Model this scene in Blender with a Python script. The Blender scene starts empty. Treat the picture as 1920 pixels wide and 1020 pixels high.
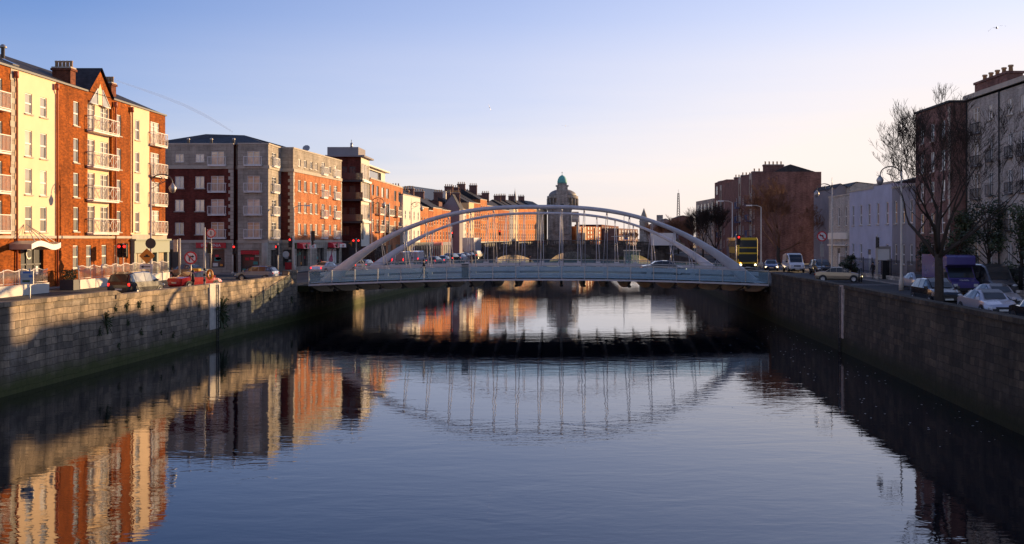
import bpy, bmesh, math, random
from mathutils import Vector, Matrix
R = math.radians
rnd = random.Random(7)
F, CX, CY, H = 2000.0, 1043.0, 447.0, 7.5      # pixel focal length, principal point and eye height
def wx(px, Y): return (px - CX) * Y / F
def wz(py, Y): return H - (py - CY) * Y / F
SC = bpy.context.scene
COL = SC.collection

# ------------------------------------------------------------------ materials
def nodes(name):
    m = bpy.data.materials.new(name); m.use_nodes = True
    nt = m.node_tree
    return m, nt, nt.nodes['Principled BSDF']
def setp(b, **k):
    for n, v in k.items():
        b.inputs[n].default_value = v
def c4(c, k=1.0): return (c[0]*k, c[1]*k, c[2]*k, 1.0)
def noise(nt, vec, scale, detail=4, rough=.6, dist=0):
    n = nt.nodes.new('ShaderNodeTexNoise')
    n.inputs['Scale'].default_value = scale; n.inputs['Detail'].default_value = detail
    n.inputs['Roughness'].default_value = rough; n.inputs['Distortion'].default_value = dist
    if vec: nt.links.new(vec, n.inputs['Vector'])
    return n.outputs['Fac']
def mathn(nt, op, a, b=None, clamp=False):
    n = nt.nodes.new('ShaderNodeMath'); n.operation = op; n.use_clamp = clamp
    for i, v in enumerate((a, b)):
        if v is None: continue
        if isinstance(v, (int, float)): n.inputs[i].default_value = v
        else: nt.links.new(v, n.inputs[i])
    return n.outputs[0]
def mixc(nt, fac, a, b, mode='MIX'):
    n = nt.nodes.new('ShaderNodeMix'); n.data_type = 'RGBA'; n.blend_type = mode
    for s, v in ((0, fac), (6, a), (7, b)):
        if isinstance(v, (int, float)): n.inputs[s].default_value = v
        elif isinstance(v, tuple): n.inputs[s].default_value = v
        else: nt.links.new(v, n.inputs[s])
    return n.outputs[2]
def ramp(nt, fac, stops):
    n = nt.nodes.new('ShaderNodeValToRGB'); e = n.color_ramp.elements
    while len(e) < len(stops): e.new(.5)
    for i, (p, c) in enumerate(stops):
        e[i].position = p; e[i].color = c if len(c) == 4 else (*c, 1)
    nt.links.new(fac, n.inputs[0]); return n.outputs[0]
def coord(nt, kind='Object'):
    return nt.nodes.new('ShaderNodeTexCoord').outputs[kind]
def scalev(nt, v, s, loc=(0, 0, 0)):
    n = nt.nodes.new('ShaderNodeMapping'); n.inputs['Scale'].default_value = s; n.inputs['Location'].default_value = loc
    nt.links.new(v, n.inputs['Vector']); return n.outputs[0]
def bump(nt, b, h, strength, dist=.02):
    n = nt.nodes.new('ShaderNodeBump'); n.inputs['Strength'].default_value = strength; n.inputs['Distance'].default_value = dist
    nt.links.new(h, n.inputs['Height']); nt.links.new(n.outputs[0], b.inputs['Normal'])
def plain(name, col, rough=.6, metal=0., var=.18, scale=1.5, coat=0., bmp=0., spec=.5):
    m, nt, b = nodes(name)
    setp(b, Roughness=rough, Metallic=metal)
    b.inputs['Specular IOR Level'].default_value = spec
    if coat: setp(b, **{'Coat Weight': coat, 'Coat Roughness': .05})
    if var:
        v = coord(nt); f = noise(nt, v, scale, 5)
        c = ramp(nt, f, [(.25, c4(col, 1-var)), (.75, c4(col, 1+var))])
        nt.links.new(c, b.inputs['Base Color'])
        if bmp: bump(nt, b, noise(nt, v, scale*8, 3), bmp)
        r = mathn(nt, 'ADD', mathn(nt, 'MULTIPLY', f, .25), rough-.12, True)
        nt.links.new(r, b.inputs['Roughness'])
    else: b.inputs['Base Color'].default_value = c4(col)
    return m
def bricks(name, c1, c2, mortar, bw=.225, bh=.075, mort=.012, stain=.35, blot=.5, bmp=.3, rough=.85, bias=0., drip=.0):
    """brick or ashlar laid in the face's own metric UV, with mottling and weather streaks"""
    m, nt, b = nodes(name); setp(b, Roughness=rough)
    b.inputs['Specular IOR Level'].default_value = .1
    uv = coord(nt, 'UV')
    t = nt.nodes.new('ShaderNodeTexBrick'); nt.links.new(uv, t.inputs['Vector'])
    t.inputs['Color1'].default_value = c4(c1); t.inputs['Color2'].default_value = c4(c2); t.inputs['Mortar'].default_value = c4(mortar)
    t.inputs['Scale'].default_value = 1; t.inputs['Mortar Size'].default_value = mort; t.inputs['Mortar Smooth'].default_value = .3
    t.inputs['Bias'].default_value = bias; t.inputs['Brick Width'].default_value = bw; t.inputs['Row Height'].default_value = bh
    t.offset = .5
    n1 = noise(nt, uv, .45, 5); n2 = noise(nt, scalev(nt, uv, (2.2, 5.5, 1)), 1., 4, .7)
    st = noise(nt, scalev(nt, uv, (1.3, .12, 1)), 1., 4)
    a = ramp(nt, n1, [(.3, (1-stain,)*3), (.7, (1+stain*.6,)*3)])
    k = ramp(nt, n2, [(.3, (1-blot*.7,)*3), (.7, (1+blot*.7,)*3)])
    s = ramp(nt, st, [(.35, (1-stain*.8-drip,)*3), (.6, (1.05,)*3)])
    c = mixc(nt, 1., mixc(nt, 1., mixc(nt, 1., t.outputs['Color'], a, 'MULTIPLY'), k, 'MULTIPLY'), s, 'MULTIPLY')
    nt.links.new(c, b.inputs['Base Color'])
    h = mathn(nt, 'ADD', mathn(nt, 'MULTIPLY', t.outputs['Fac'], -1.), mathn(nt, 'MULTIPLY', n2, .5))
    bump(nt, b, h, bmp, .02)
    return m
def glass(name, col, rough=.04, var=.3, spec=.8, ior=1.7):
    """a pane: dark or curtained room behind a glossy skin that mirrors the sky and street"""
    m, nt, b = nodes(name)
    v = coord(nt); f = noise(nt, v, .8, 2)
    oi = nt.nodes.new('ShaderNodeObjectInfo').outputs['Random']
    c = ramp(nt, f, [(.3, c4(col, 1-var)), (.7, c4(col, 1+var))])
    c = mixc(nt, 1., c, ramp(nt, oi, [(0, (.55,)*3), (1, (1.35,)*3)]), 'MULTIPLY')
    nt.links.new(c, b.inputs['Base Color'])
    setp(b, Roughness=.35, IOR=1.5, **{'Coat Weight': 1., 'Coat Roughness': rough, 'Coat IOR': ior})
    bump(nt, b, noise(nt, v, 1.3, 2), .02, .05)
    return m
def glow(name, col, strength):
    m, nt, b = nodes(name); setp(b, **{'Base Color': c4(col), 'Emission Color': c4(col), 'Emission Strength': strength, 'Roughness': .3})
    return m

M = {}
M['brick'] = bricks('orange_brick', (.40, .096, .010), (.26, .058, .007), (.26, .10, .03), mort=.009, blot=.7)
M['brick_dark'] = bricks('red_brick', (.27, .068, .027), (.19, .047, .022), (.18, .11, .08), blot=.6)
M['brick_bld'] = bricks('sun_toned_brick', (.66, .22, .075), (.48, .145, .05), (.42, .24, .14))  # brick of the river fronts, sunlight put into its colour
M['brick_shade'] = bricks('shade_toned_brick', (.2, .038, .024), (.13, .028, .02), (.12, .06, .05))  # same brick on the west fronts, shade put into its colour
M['brick_stock'] = bricks('yellow_stock_brick', (.56, .50, .43), (.40, .355, .30), (.4, .37, .34), stain=.22, blot=.35)
M['stone_dark'] = bricks('dark_bridge_stone', (.2, .175, .145), (.13, .115, .1), (.08, .07, .065), bw=.9, bh=.4, mort=.014, stain=.45, blot=.4)  # darker base tone for the old stone bridge
M['lead'] = plain('weathered_lead', (.22, .205, .19), .6, var=.2, scale=.6)
M['brick_wing'] = bricks('sooty_red_brick', (.30, .15, .12), (.22, .105, .085), (.2, .15, .13))
M['brick_brown'] = bricks('brown_brick', (.26, .12, .095), (.185, .085, .068), (.22, .15, .13))
M['render_cream'] = plain('cream_render', (.86, .63, .40), .85, var=.07, scale=.7, spec=.2)
M['render_white'] = plain('white_render', (.72, .66, .56), .85, var=.1, scale=.5, spec=.2)
M['render_lav'] = plain('lavender_render', (.45, .455, .54), .85, var=.14, scale=.6, spec=.2)
M['render_grey'] = plain('grey_render', (.27, .25, .26), .85, var=.16, scale=.5, spec=.2)
M['stone'] = bricks('granite_ashlar', (.46, .40, .32), (.37, .32, .26), (.17, .14, .12), bw=1.1, bh=.42, mort=.012, stain=.28, blot=.22, bmp=.3)
M['stone_band'] = plain('cut_stone', (.46, .40, .32), .8, var=.2, scale=1.2, spec=.3)
M['stone_far'] = bricks('sooty_limestone', (.50, .45, .38), (.37, .33, .28), (.1, .09, .08), bw=.9, bh=.4, mort=.014, stain=.4, blot=.35)
M['slate'] = bricks('roof_slate', (.06, .058, .062), (.045, .043, .047), (.03, .03, .03), bw=.3, bh=.2, mort=.008, stain=.3, blot=.4, rough=.6)
M['copper'] = plain('green_copper', (.13, .42, .36), .7, var=.2, scale=.8)
M['white'] = plain('white_paint', (.78, .76, .72), .45, var=.06, scale=3)
M['frame'] = plain('window_frame_paint', (.74, .72, .68), .45, var=.06, scale=3)
M['frame_dark'] = plain('dark_window_frame', (.05, .048, .045), .45, var=.1)
M['railing'] = plain('pale_railing_paint', (.72, .64, .56), .5, var=.08, scale=3)
M['steel'] = plain('stainless_steel', (.55, .55, .55), .35, 1., var=.12, scale=3)
M['galv'] = plain('galvanised_steel', (.42, .40, .38), .5, .7, var=.2, scale=2)
M['pole'] = plain('cream_pole_paint', (.60, .54, .44), .5, var=.12, scale=2)
M['black'] = plain('black_paint', (.012, .012, .013), .4, var=.15, scale=3)
M['darkgrey'] = plain('dark_grey_metal', (.05, .05, .052), .5, var=.2, scale=2)
M['pipe'] = plain('rust_red_pipe', (.42, .1, .04), .6, var=.15, scale=3)
M['terracotta'] = plain('chimney_pot_clay', (.45, .30, .17), .8, var=.2, scale=4)
M['sage'] = plain('sage_green_paint', (.24, .27, .2), .6, var=.08)
M['wood_dark'] = plain('dark_timber', (.03, .025, .02), .5, var=.2)
M['gl_dark'] = glass('dark_room_pane', (.03, .033, .036))
M['gl_grey'] = glass('grey_lit_pane', (.21, .2, .18))
M['gl_curt'] = glass('net_curtain_pane', (.66, .56, .42))
M['gl_warm'] = glass('cream_blind_pane', (.82, .63, .40))
M['gl_car'] = glass('car_glass', (.012, .016, .018), .02, ior=1.5)
M['red_sign'] = plain('red_sign', (.50, .018, .03), .4, var=.08)
M['pinkred'] = plain('bright_red_sign', (.72, .03, .06), .35, var=.06)
M['asphalt'] = plain('asphalt', (.055, .054, .054), .85, var=.3, scale=.6, bmp=.3, spec=.3)
M['paving'] = bricks('paving_flags', (.26, .23, .2), (.2, .18, .16), (.12, .11, .1), bw=.9, bh=.6, mort=.01, stain=.3, blot=.2)
M['kerb'] = plain('kerb_granite', (.3, .28, .26), .8, var=.15)
M['roadpaint'] = plain('road_paint', (.6, .58, .53), .7, var=.25, scale=2)
M['ground'] = plain('town_ground', (.08, .075, .065), .9, var=.3, scale=.2)
M['bark'] = plain('bark', (.055, .043, .034), .9, var=.35, scale=5, bmp=.6, spec=.2)
M['twig'] = plain('twig_bark', (.19, .095, .055), .9, var=.3, scale=.6, spec=.2)
M['twig_dark'] = plain('dark_twig_bark', (.05, .038, .03), .9, var=.3, scale=.6, spec=.2)
M['leaf'] = plain('evergreen_leaf', (.045, .06, .018), .6, var=.5, scale=.9)
M['leaf_dk'] = plain('dark_evergreen_leaf', (.028, .04, .014), .6, var=.5, scale=.9)
M['weed'] = plain('wall_weed_leaf', (.05, .065, .018), .7, var=.4, scale=3)
M['skin'] = plain('skin', (.45, .26, .18), .6, var=.05)
M['red_lit'] = glow('red_lamp', (1., .02, .015), 2.2)
M['red_lamp'] = plain('red_lens', (.5, .015, .012), .2, var=.05)
M['amber_lit'] = glow('amber_lamp', (1., .36, .05), 3.)
M['white_lit'] = glow('headlamp', (1., .74, .38), 4.)
M['lens'] = plain('clear_lens', (.6, .6, .6), .1, var=.05, coat=1.)
M['rubber'] = plain('tyre_rubber', (.014, .014, .014), .8, var=.2)
M['alloy'] = plain('wheel_alloy', (.42, .42, .43), .35, .8, var=.1)
M['plate'] = plain('number_plate', (.7, .68, .6), .5, var=.05)
M['plastic'] = plain('black_plastic', (.02, .02, .021), .55, var=.15)
M['yellow'] = plain('yellow_paint', (.68, .42, .02), .4, var=.08)
M['orange'] = plain('orange_paint', (.75, .28, .03), .45, var=.06)
M['signwhite'] = plain('sign_white', (.72, .72, .7), .4, var=.04)
M['signblue'] = plain('sign_blue', (.03, .11, .35), .4, var=.06)
M['signred'] = plain('sign_red', (.62, .02, .03), .4, var=.04)
M['teal'] = plain('teal_poster', (.04, .25, .22), .5, var=.2)
M['pink'] = plain('magenta_flower_print', (.55, .03, .14), .5, var=.25, scale=3)
M['shop_int'] = plain('dim_shop_interior', (.05, .04, .035), .5, var=.6, scale=1.2, coat=.6)
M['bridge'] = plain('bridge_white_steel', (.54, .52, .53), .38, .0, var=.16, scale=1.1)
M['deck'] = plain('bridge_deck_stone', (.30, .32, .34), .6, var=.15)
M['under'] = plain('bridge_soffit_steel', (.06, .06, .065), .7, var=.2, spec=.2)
M['signblue_dull'] = plain('dull_blue_balcony', (.07, .09, .18), .5, var=.1)
def paint(name, col, metal=.0, rough=.3): return plain(name, col, rough, metal, var=.04, scale=1.5, coat=1.)

def glass_panel():
    """tinted balustrade glass: half clear, half bluish skin"""
    m, nt, b = nodes('blue_tinted_glass')
    setp(b, **{'Base Color': (.38, .53, .59, 1), 'Roughness': .12, 'IOR': 1.5})
    tr = nt.nodes.new('ShaderNodeBsdfTransparent'); tr.inputs[0].default_value = (.80, .91, .95, 1)
    mx = nt.nodes.new('ShaderNodeMixShader')
    f = noise(nt, coord(nt), .35, 3)
    nt.links.new(mathn(nt, 'ADD', mathn(nt, 'MULTIPLY', f, .4), .0, True), mx.inputs[0])
    nt.links.new(tr.outputs[0], mx.inputs[1]); nt.links.new(b.outputs[0], mx.inputs[2])
    nt.links.new(mx.outputs[0], nt.nodes['Material Output'].inputs['Surface'])
    return m
M['glass_panel'] = glass_panel()

def quay_stone(name='quay_wall_stone', k=1., warm=1.):
    m, nt, b = nodes(name); setp(b, Roughness=.85); b.inputs['Specular IOR Level'].default_value = .3
    uv = coord(nt, 'UV')
    wob = nt.nodes.new('ShaderNodeMix'); wob.data_type = 'VECTOR'
    wn = nt.nodes.new('ShaderNodeTexNoise'); wn.inputs['Scale'].default_value = .9; wn.inputs['Detail'].default_value = 2; nt.links.new(uv, wn.inputs['Vector'])
    add = nt.nodes.new('ShaderNodeVectorMath'); add.operation = 'MULTIPLY_ADD'
    nt.links.new(wn.outputs['Color'], add.inputs[0]); add.inputs[1].default_value = (.34, .22, 0); nt.links.new(uv, add.inputs[2])
    v = add.outputs[0]
    t = nt.nodes.new('ShaderNodeTexBrick'); nt.links.new(v, t.inputs['Vector'])
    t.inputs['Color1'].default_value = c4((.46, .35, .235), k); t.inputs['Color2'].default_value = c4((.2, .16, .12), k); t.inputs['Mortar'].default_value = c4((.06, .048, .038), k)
    t.inputs['Scale'].default_value = 1; t.inputs['Mortar Size'].default_value = .015; t.inputs['Mortar Smooth'].default_value = .7
    t.inputs['Brick Width'].default_value = .92; t.inputs['Row Height'].default_value = .36; t.offset = .37; t.squash = .62; t.squash_frequency = 3; t.offset_frequency = 3
    n1 = noise(nt, uv, .35, 6, .65); n2 = noise(nt, uv, 3., 5, .7); st = noise(nt, scalev(nt, uv, (1.1, .15, 1)), 1., 5)
    c = mixc(nt, 1., t.outputs['Color'], ramp(nt, n1, [(.3, (.5,)*3), (.7, (1.25,)*3)]), 'MULTIPLY')
    c = mixc(nt, 1., c, ramp(nt, n2, [(.25, (.6,)*3), (.75, (1.3,)*3)]), 'MULTIPLY')
    c = mixc(nt, 1., c, ramp(nt, st, [(.35, (.55,)*3), (.6, (1.12,)*3)]), 'MULTIPLY')
    n5 = noise(nt, scalev(nt, uv, (.5, .9, 1), (5, 2, 0)), 1., 6, .75)
    c = mixc(nt, ramp(nt, n5, [(.56, (0,)*3), (.72, (.55,)*3)]), c, c4((.45, .4, .33), k))
    c = mixc(nt, ramp(nt, n5, [(.28, (.7,)*3), (.42, (0,)*3)]), c, c4((.07, .06, .045), k))
    # tide line: silt-brown and weed-green growth low on the wall
    sep = nt.nodes.new('ShaderNodeSeparateXYZ'); nt.links.new(coord(nt), sep.inputs[0])
    z = mathn(nt, 'ADD', sep.outputs['Z'], mathn(nt, 'MULTIPLY', mathn(nt, 'SUBTRACT', noise(nt, uv, .8, 5), .5), .9))
    wet = ramp(nt, mathn(nt, 'MULTIPLY', z, .25), [(.16, (1,)*3), (.42, (0,)*3)])
    c = mixc(nt, mathn(nt, 'MULTIPLY', wet, .5), c, c4((.13, .10, .07), k))
    green = ramp(nt, mathn(nt, 'MULTIPLY', z, .5), [(.2, (1,)*3), (.55, (0,)*3)])
    c = mixc(nt, mathn(nt, 'MULTIPLY', green, .85), c, mixc(nt, n2, c4((.035, .045, .006), k), c4((.095, .11, .014), k)))
    nt.links.new(c, b.inputs['Base Color'])
    h = mathn(nt, 'ADD', mathn(nt, 'MULTIPLY', t.outputs['Fac'], -1.), mathn(nt, 'MULTIPLY', n2, .9))
    bump(nt, b, h, .7, .05)
    return m
M['quay'] = quay_stone(); M['quay_dark'] = quay_stone('dark_quay_wall_stone', .25)  # second copy: every stone colour scaled down evenly

def water_mat():
    m, nt, b = nodes('river_water')
    setp(b, **{'Base Color': (.004, .005, .009, 1), 'Roughness': .015, 'IOR': 1.42})
    b.inputs['Specular IOR Level'].default_value = .62; b.inputs['Specular Tint'].default_value = (.94, .93, 1., 1)
    v = coord(nt)
    a = noise(nt, scalev(nt, v, (.55, 1., 1)), .55, 3, .55, .6)
    d = noise(nt, scalev(nt, v, (.45, 1., 1), (3, 7, 0)), 2.1, 3, .6, .4)
    e = noise(nt, v, 7., 2, .5)
    calm = ramp(nt, noise(nt, scalev(nt, v, (.6, 1, 1)), .06, 2), [(.35, (.45,)*3), (.65, (1,)*3)])
    h = mathn(nt, 'ADD', mathn(nt, 'ADD', mathn(nt, 'MULTIPLY', a, 1.), mathn(nt, 'MULTIPLY', d, .36)), mathn(nt, 'MULTIPLY', e, .03))
    bump(nt, b, mathn(nt, 'MULTIPLY', h, calm), 1.0, .014)
    return m
M['water'] = water_mat()

# ------------------------------------------------------------------ mesh builder
class MB:
    def __init__(s): s.v = []; s.f = []; s.m = []; s.s = []
    def face(s, pts, mat=0, smooth=False):
        i = len(s.v); s.v.extend([tuple(p) for p in pts]); s.f.append(tuple(range(i, i+len(pts)))); s.m.append(mat); s.s.append(smooth)
    def faces(s, verts, faces, mat=0, smooth=False):
        i = len(s.v); s.v.extend([tuple(p) for p in verts])
        for f in faces: s.f.append(tuple(i+k for k in f)); s.m.append(mat); s.s.append(smooth)
    def box(s, x0, x1, y0, y1, z0, z1, mat=0, T=None):
        vs = [Vector((x, y, z)) for z in (z0, z1) for y in (y0, y1) for x in (x0, x1)]
        if T: vs = [T(p) if callable(T) else T @ p for p in vs]
        s.faces(vs, [(0, 2, 3, 1), (4, 5, 7, 6), (0, 1, 5, 4), (2, 6, 7, 3), (0, 4, 6, 2), (1, 3, 7, 5)], mat)
    def tube(s, pts, r, n=6, mat=0, smooth=True, caps=True):
        pts = [Vector(p) for p in pts]; k = len(pts)
        rs = r if isinstance(r, (list, tuple)) else [r]*k
        base = len(s.v); prev = None
        for i, p in enumerate(pts):
            d = (pts[min(i+1, k-1)] - pts[max(i-1, 0)])
            if d.length < 1e-9: d = Vector((0, 0, 1))
            d.normalize()
            if prev is None:
                a = d.orthogonal().normalized()
            else:
                a = prev - d*prev.dot(d)
                a = a.normalized() if a.length > 1e-6 else d.orthogonal().normalized()
            prev = a; b = d.cross(a)
            for j in range(n):
                t = 2*math.pi*j/n
                q = p + (a*math.cos(t)+b*math.sin(t))*rs[i]
                s.v.append((q.x, q.y, q.z))
        for i in range(k-1):
            for j in range(n):
                s.f.append((base+i*n+j, base+i*n+(j+1) % n, base+(i+1)*n+(j+1) % n, base+(i+1)*n+j)); s.m.append(mat); s.s.append(smooth)
        if caps and n > 2:
            s.f.append(tuple(base+j for j in reversed(range(n)))); s.m.append(mat); s.s.append(False)
            s.f.append(tuple(base+(k-1)*n+j for j in range(n))); s.m.append(mat); s.s.append(False)
    def lathe(s, prof, c, n=16, mat=0, smooth=True, T=None):
        base = len(s.v); k = len(prof)
        for (r, z) in prof:
            for j in range(n):
                t = 2*math.pi*j/n; p = Vector((r*math.cos(t), r*math.sin(t), z))
                if T: p = T @ p
                s.v.append((c[0]+p.x, c[1]+p.y, c[2]+p.z))
        for i in range(k-1):
            for j in range(n):
                s.f.append((base+i*n+j, base+i*n+(j+1) % n, base+(i+1)*n+(j+1) % n, base+(i+1)*n+j)); s.m.append(mat); s.s.append(smooth)
        s.f.append(tuple(base+j for j in reversed(range(n)))); s.m.append(mat); s.s.append(False)
        s.f.append(tuple(base+(k-1)*n+j for j in range(n))); s.m.append(mat); s.s.append(False)
    def prism(s, poly, a, b, mat=0):
        """poly: list of Vector in a plane; extruded from +a to +b (offset vectors)"""
        a = Vector(a); b = Vector(b); n = len(poly)
        vs = [Vector(p)+a for p in poly]+[Vector(p)+b for p in poly]
        s.faces(vs, [tuple(reversed(range(n))), tuple(range(n, 2*n))]+[(i, (i+1) % n, n+(i+1) % n, n+i) for i in range(n)], mat)
    def weld(s):
        ix = {}; rm = []; nv = []
        for q in s.v:
            k = (round(q[0], 4), round(q[1], 4), round(q[2], 4))
            if k not in ix: ix[k] = len(nv); nv.append(q)
            rm.append(ix[k])
        s.v = nv; nf, nm, ns = [], [], []
        for f, m_, t in zip(s.f, s.m, s.s):
            f = [rm[i] for i in f]; f = [a for i, a in enumerate(f) if a != f[i-1]]
            if len(set(f)) > 2: nf.append(tuple(f)); nm.append(m_); ns.append(t)
        s.f, s.m, s.s = nf, nm, ns
    def mesh(s, name, mats, shift=(0, 0, 0)):
        if 'wall' in name and name != 'wall_weed': s.weld()
        me = bpy.data.meshes.new(name)
        sx, sy, sz = shift
        me.from_pydata([(x-sx, y-sy, z-sz) for x, y, z in s.v] if any(shift) else s.v, [], s.f)
        for mm in mats: me.materials.append(M[mm] if isinstance(mm, str) else mm)
        me.polygons.foreach_set('material_index', s.m); me.polygons.foreach_set('use_smooth', s.s)
        uv = me.uv_layers.new(name='UVMap'); co = []
        for p in me.polygons:
            nx, ny, nz = p.normal
            if abs(nz) > .75:
                for vi in p.vertices: q = s.v[vi]; co += (q[0], q[1])
            else:
                l = math.hypot(nx, ny) or 1; tx, ty = -ny/l, nx/l
                sl = 1/max(.3, math.sqrt(1-nz*nz))
                for vi in p.vertices: q = s.v[vi]; co += (q[0]*tx+q[1]*ty, q[2]*sl)
        uv.data.foreach_set('uv', co)
        return me
    def build(s, name, mats, parent=None):
        if isinstance(mats, str): mats = [mats]
        sh = Vector((0, 0, 0)); p = parent
        while p: sh += p.location; p = p.parent
        o = bpy.data.objects.new(name, s.mesh(name, mats, tuple(sh))); COL.objects.link(o); o.parent = parent
        return o

def tag(o, label=None, cat=None, group=None, kind=None):
    if label: o['label'] = label
    if cat: o['category'] = cat
    if group: o['group'] = group
    if kind: o['kind'] = kind
    return o
def empty(name, loc, label, cat, group=None, rz=0):
    o = bpy.data.objects.new(name, None); COL.objects.link(o); o.location = loc; o.rotation_euler = (0, 0, rz)
    o.empty_display_size = .3
    return tag(o, label, cat, group)
KIDS = {}
def copy_tree(o, parent=None):
    c = o.copy(); COL.objects.link(c); c.parent = parent
    for ch in o.children: copy_tree(ch, c)
    return c
def text_mesh(name, txt, size, mat, parent, loc, rot, align='CENTER', ext=.01, sx=1.):
    cu = bpy.data.curves.new(name, 'FONT'); cu.body = txt; cu.size = size; cu.align_x = align; cu.align_y = 'CENTER'; cu.extrude = ext
    t = bpy.data.objects.new(name, cu); COL.objects.link(t)
    bpy.context.view_layer.update()
    me = bpy.data.meshes.new_from_object(t.evaluated_get(bpy.context.evaluated_depsgraph_get()))
    bpy.data.objects.remove(t); me.materials.clear(); me.materials.append(M[mat])
    o = bpy.data.objects.new(name, me); COL.objects.link(o); o.parent = parent; o.location = loc; o.rotation_euler = rot; o.scale = (sx, 1, 1)
    return o

# ------------------------------------------------------------------ facades and windows
class Face:
    """a wall plane: u runs along it, outward normal is to the right of u"""
    def __init__(s, x, y, ax, ay):
        l = math.hypot(ax, ay); s.o = Vector((x, y, 0)); s.d = Vector((ax/l, ay/l, 0)); s.n = Vector((ay/l, -ax/l, 0)); s.ang = math.atan2(ay, ax); s.L = l
    def p(s, u, z, off=0.): q = s.o+s.d*u+s.n*off; return Vector((q.x, q.y, z))
    def upx(s, px):
        k = (px-CX)/F
        return (s.o.x-k*s.o.y)/(k*s.d.y-s.d.x)
    def zpx(s, px, py): return wz(py, (s.o+s.d*s.upx(px)).y)
    def T(s): return lambda v: s.p(v.x, v.z, -v.y)          # local x=u, y=inwards, z
def wall(mb, f, u0, u1, z0, z1, op=(), rev=.18, mat=0, rmat=None, off=0.):
    us = sorted({u0, u1, *[q for o in op for q in o[:2] if u0 < q < u1]}); zs = sorted({z0, z1, *[q for o in op for q in o[2:4] if z0 < q < z1]})
    for i in range(len(us)-1):
        um = (us[i]+us[i+1])/2; run = None
        for j in range(len(zs)):
            hole = True
            if j < len(zs)-1:
                zm = (zs[j]+zs[j+1])/2
                hole = any(o[0] < um < o[1] and o[2] < zm < o[3] for o in op)
            if not hole and run is None: run = zs[j]
            if hole and run is not None:
                mb.face([f.p(us[i], run, off), f.p(us[i+1], run, off), f.p(us[i+1], zs[j], off), f.p(us[i], zs[j], off)], mat); run = None
    rm = mat if rmat is None else rmat
    for o in op:
        a, b, c, d = o[:4]; q = lambda u, z, k: f.p(u, z, off-k*rev)
        mb.face([q(a, c, 0), q(a, d, 0), q(a, d, 1), q(a, c, 1)], rm); mb.face([q(b, d, 0), q(b, c, 0), q(b, c, 1), q(b, d, 1)], rm)
        mb.face([q(a, d, 0), q(b, d, 0), q(b, d, 1), q(a, d, 1)], rm); mb.face([q(b, c, 0), q(a, c, 0), q(a, c, 1), q(b, c, 1)], rm)
WIN = {}
def win_parts(w, h, style, fmat, pane):
    k = (round(w, 2), round(h, 2), style, fmat, pane)
    if k in WIN: return WIN[k]
    b = MB(); t = .07; y0, y1 = .06, .13
    b.box(-w/2, -w/2+t, y0, y1, 0, h); b.box(w/2-t, w/2, y0, y1, 0, h); b.box(-w/2+t, w/2-t, y0, y1, 0, t*1.2); b.box(-w/2+t, w/2-t, y0, y1, h-t, h)
    if style in ('sash', 'grid'): b.box(-w/2+t, w/2-t, y0-.01, y1-.01, h*.47, h*.47+.11)
    if style in ('case', 'french', 'grid'): b.box(-.045, .045, y0-.012, y1-.012, t*1.2, h-t)
    if style == 'french': b.box(-w/2+t, -.045, y0, y1, h*.78, h*.78+.05); b.box(.045, w/2-t, y0, y1, h*.78, h*.78+.05)
    fr = b.mesh('window', [fmat])
    p = MB(); p.face([(-w/2+.02, .115, .02), (w/2-.02, .115, .02), (w/2-.02, .115, h-.02), (-w/2+.02, .115, h-.02)])
    pm = p.mesh('pane', [pane])
    c = MB(); c.box(-w/2-.12, w/2+.12, -.10, .05, -.1, -.004); sl = c.mesh('sill', ['stone_band'])
    WIN[k] = (fr, pm, sl); return WIN[k]
def put_window(root, f, u0, u1, z0, z1, style='sash', pane='gl_grey', fmat='frame', sill=True, off=0., name='window'):
    fr, pm, sl = win_parts(u1-u0, z1-z0, style, fmat, pane)
    o = bpy.data.objects.new(name, fr); COL.objects.link(o); o.parent = root
    o.location = f.p((u0+u1)/2, z0, off)-root.location; o.rotation_euler = (0, 0, f.ang)
    for nm, me in (('pane', pm), ('sill', sl)):
        if nm == 'sill' and not sill: continue
        c = bpy.data.objects.new(nm, me); COL.objects.link(c); c.parent = o
    return o
def balcony(root, f, u0, u1, z, h=1.1, d=.45, style='bars', mat='railing', off=0.):
    b = MB(); T = lambda v: f.p(v.x, v.z, off-v.y)
    b.box(u0, u1, -d, 0, z-.14, z-.02, 0, T)
    t = .028
    for zz in (z+.02, z+h): b.box(u0, u1, -d-t, -d+t, zz, zz+.06, 0, T); b.box(u0-t, u0+t, -d+t, 0, zz, zz+.06, 0, T); b.box(u1-t, u1+t, -d+t, 0, zz, zz+.06, 0, T)
    n = 4 if style == 'x' else max(4, int((u1-u0)/.17))
    for i in range(n+1):
        u = u0+(u1-u0)*i/n; r = .026 if style == 'x' or i in (0, n) else .014
        b.box(u-r, u+r, -d-r, -d+r, z+.08, z+h, 0, T)
    if style == 'x':
        for i in range(n):
            a, c = u0+(u1-u0)*i/n, u0+(u1-u0)*(i+1)/n
            b.tube([f.p(a, z+.08, off+d), f.p(c, z+h, off+d)], .02, 4); b.tube([f.p(c, z+.08, off+d+.01), f.p(a, z+h, off+d+.01)], .02, 4)
        for i in range(1, 12):
            u = u0+(u1-u0)*i/12; b.box(u-.01, u+.01, -d-.01, -d+.01, z+.08, z+h, 0, T)
    return b.build('balcony', [mat], root)
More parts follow.
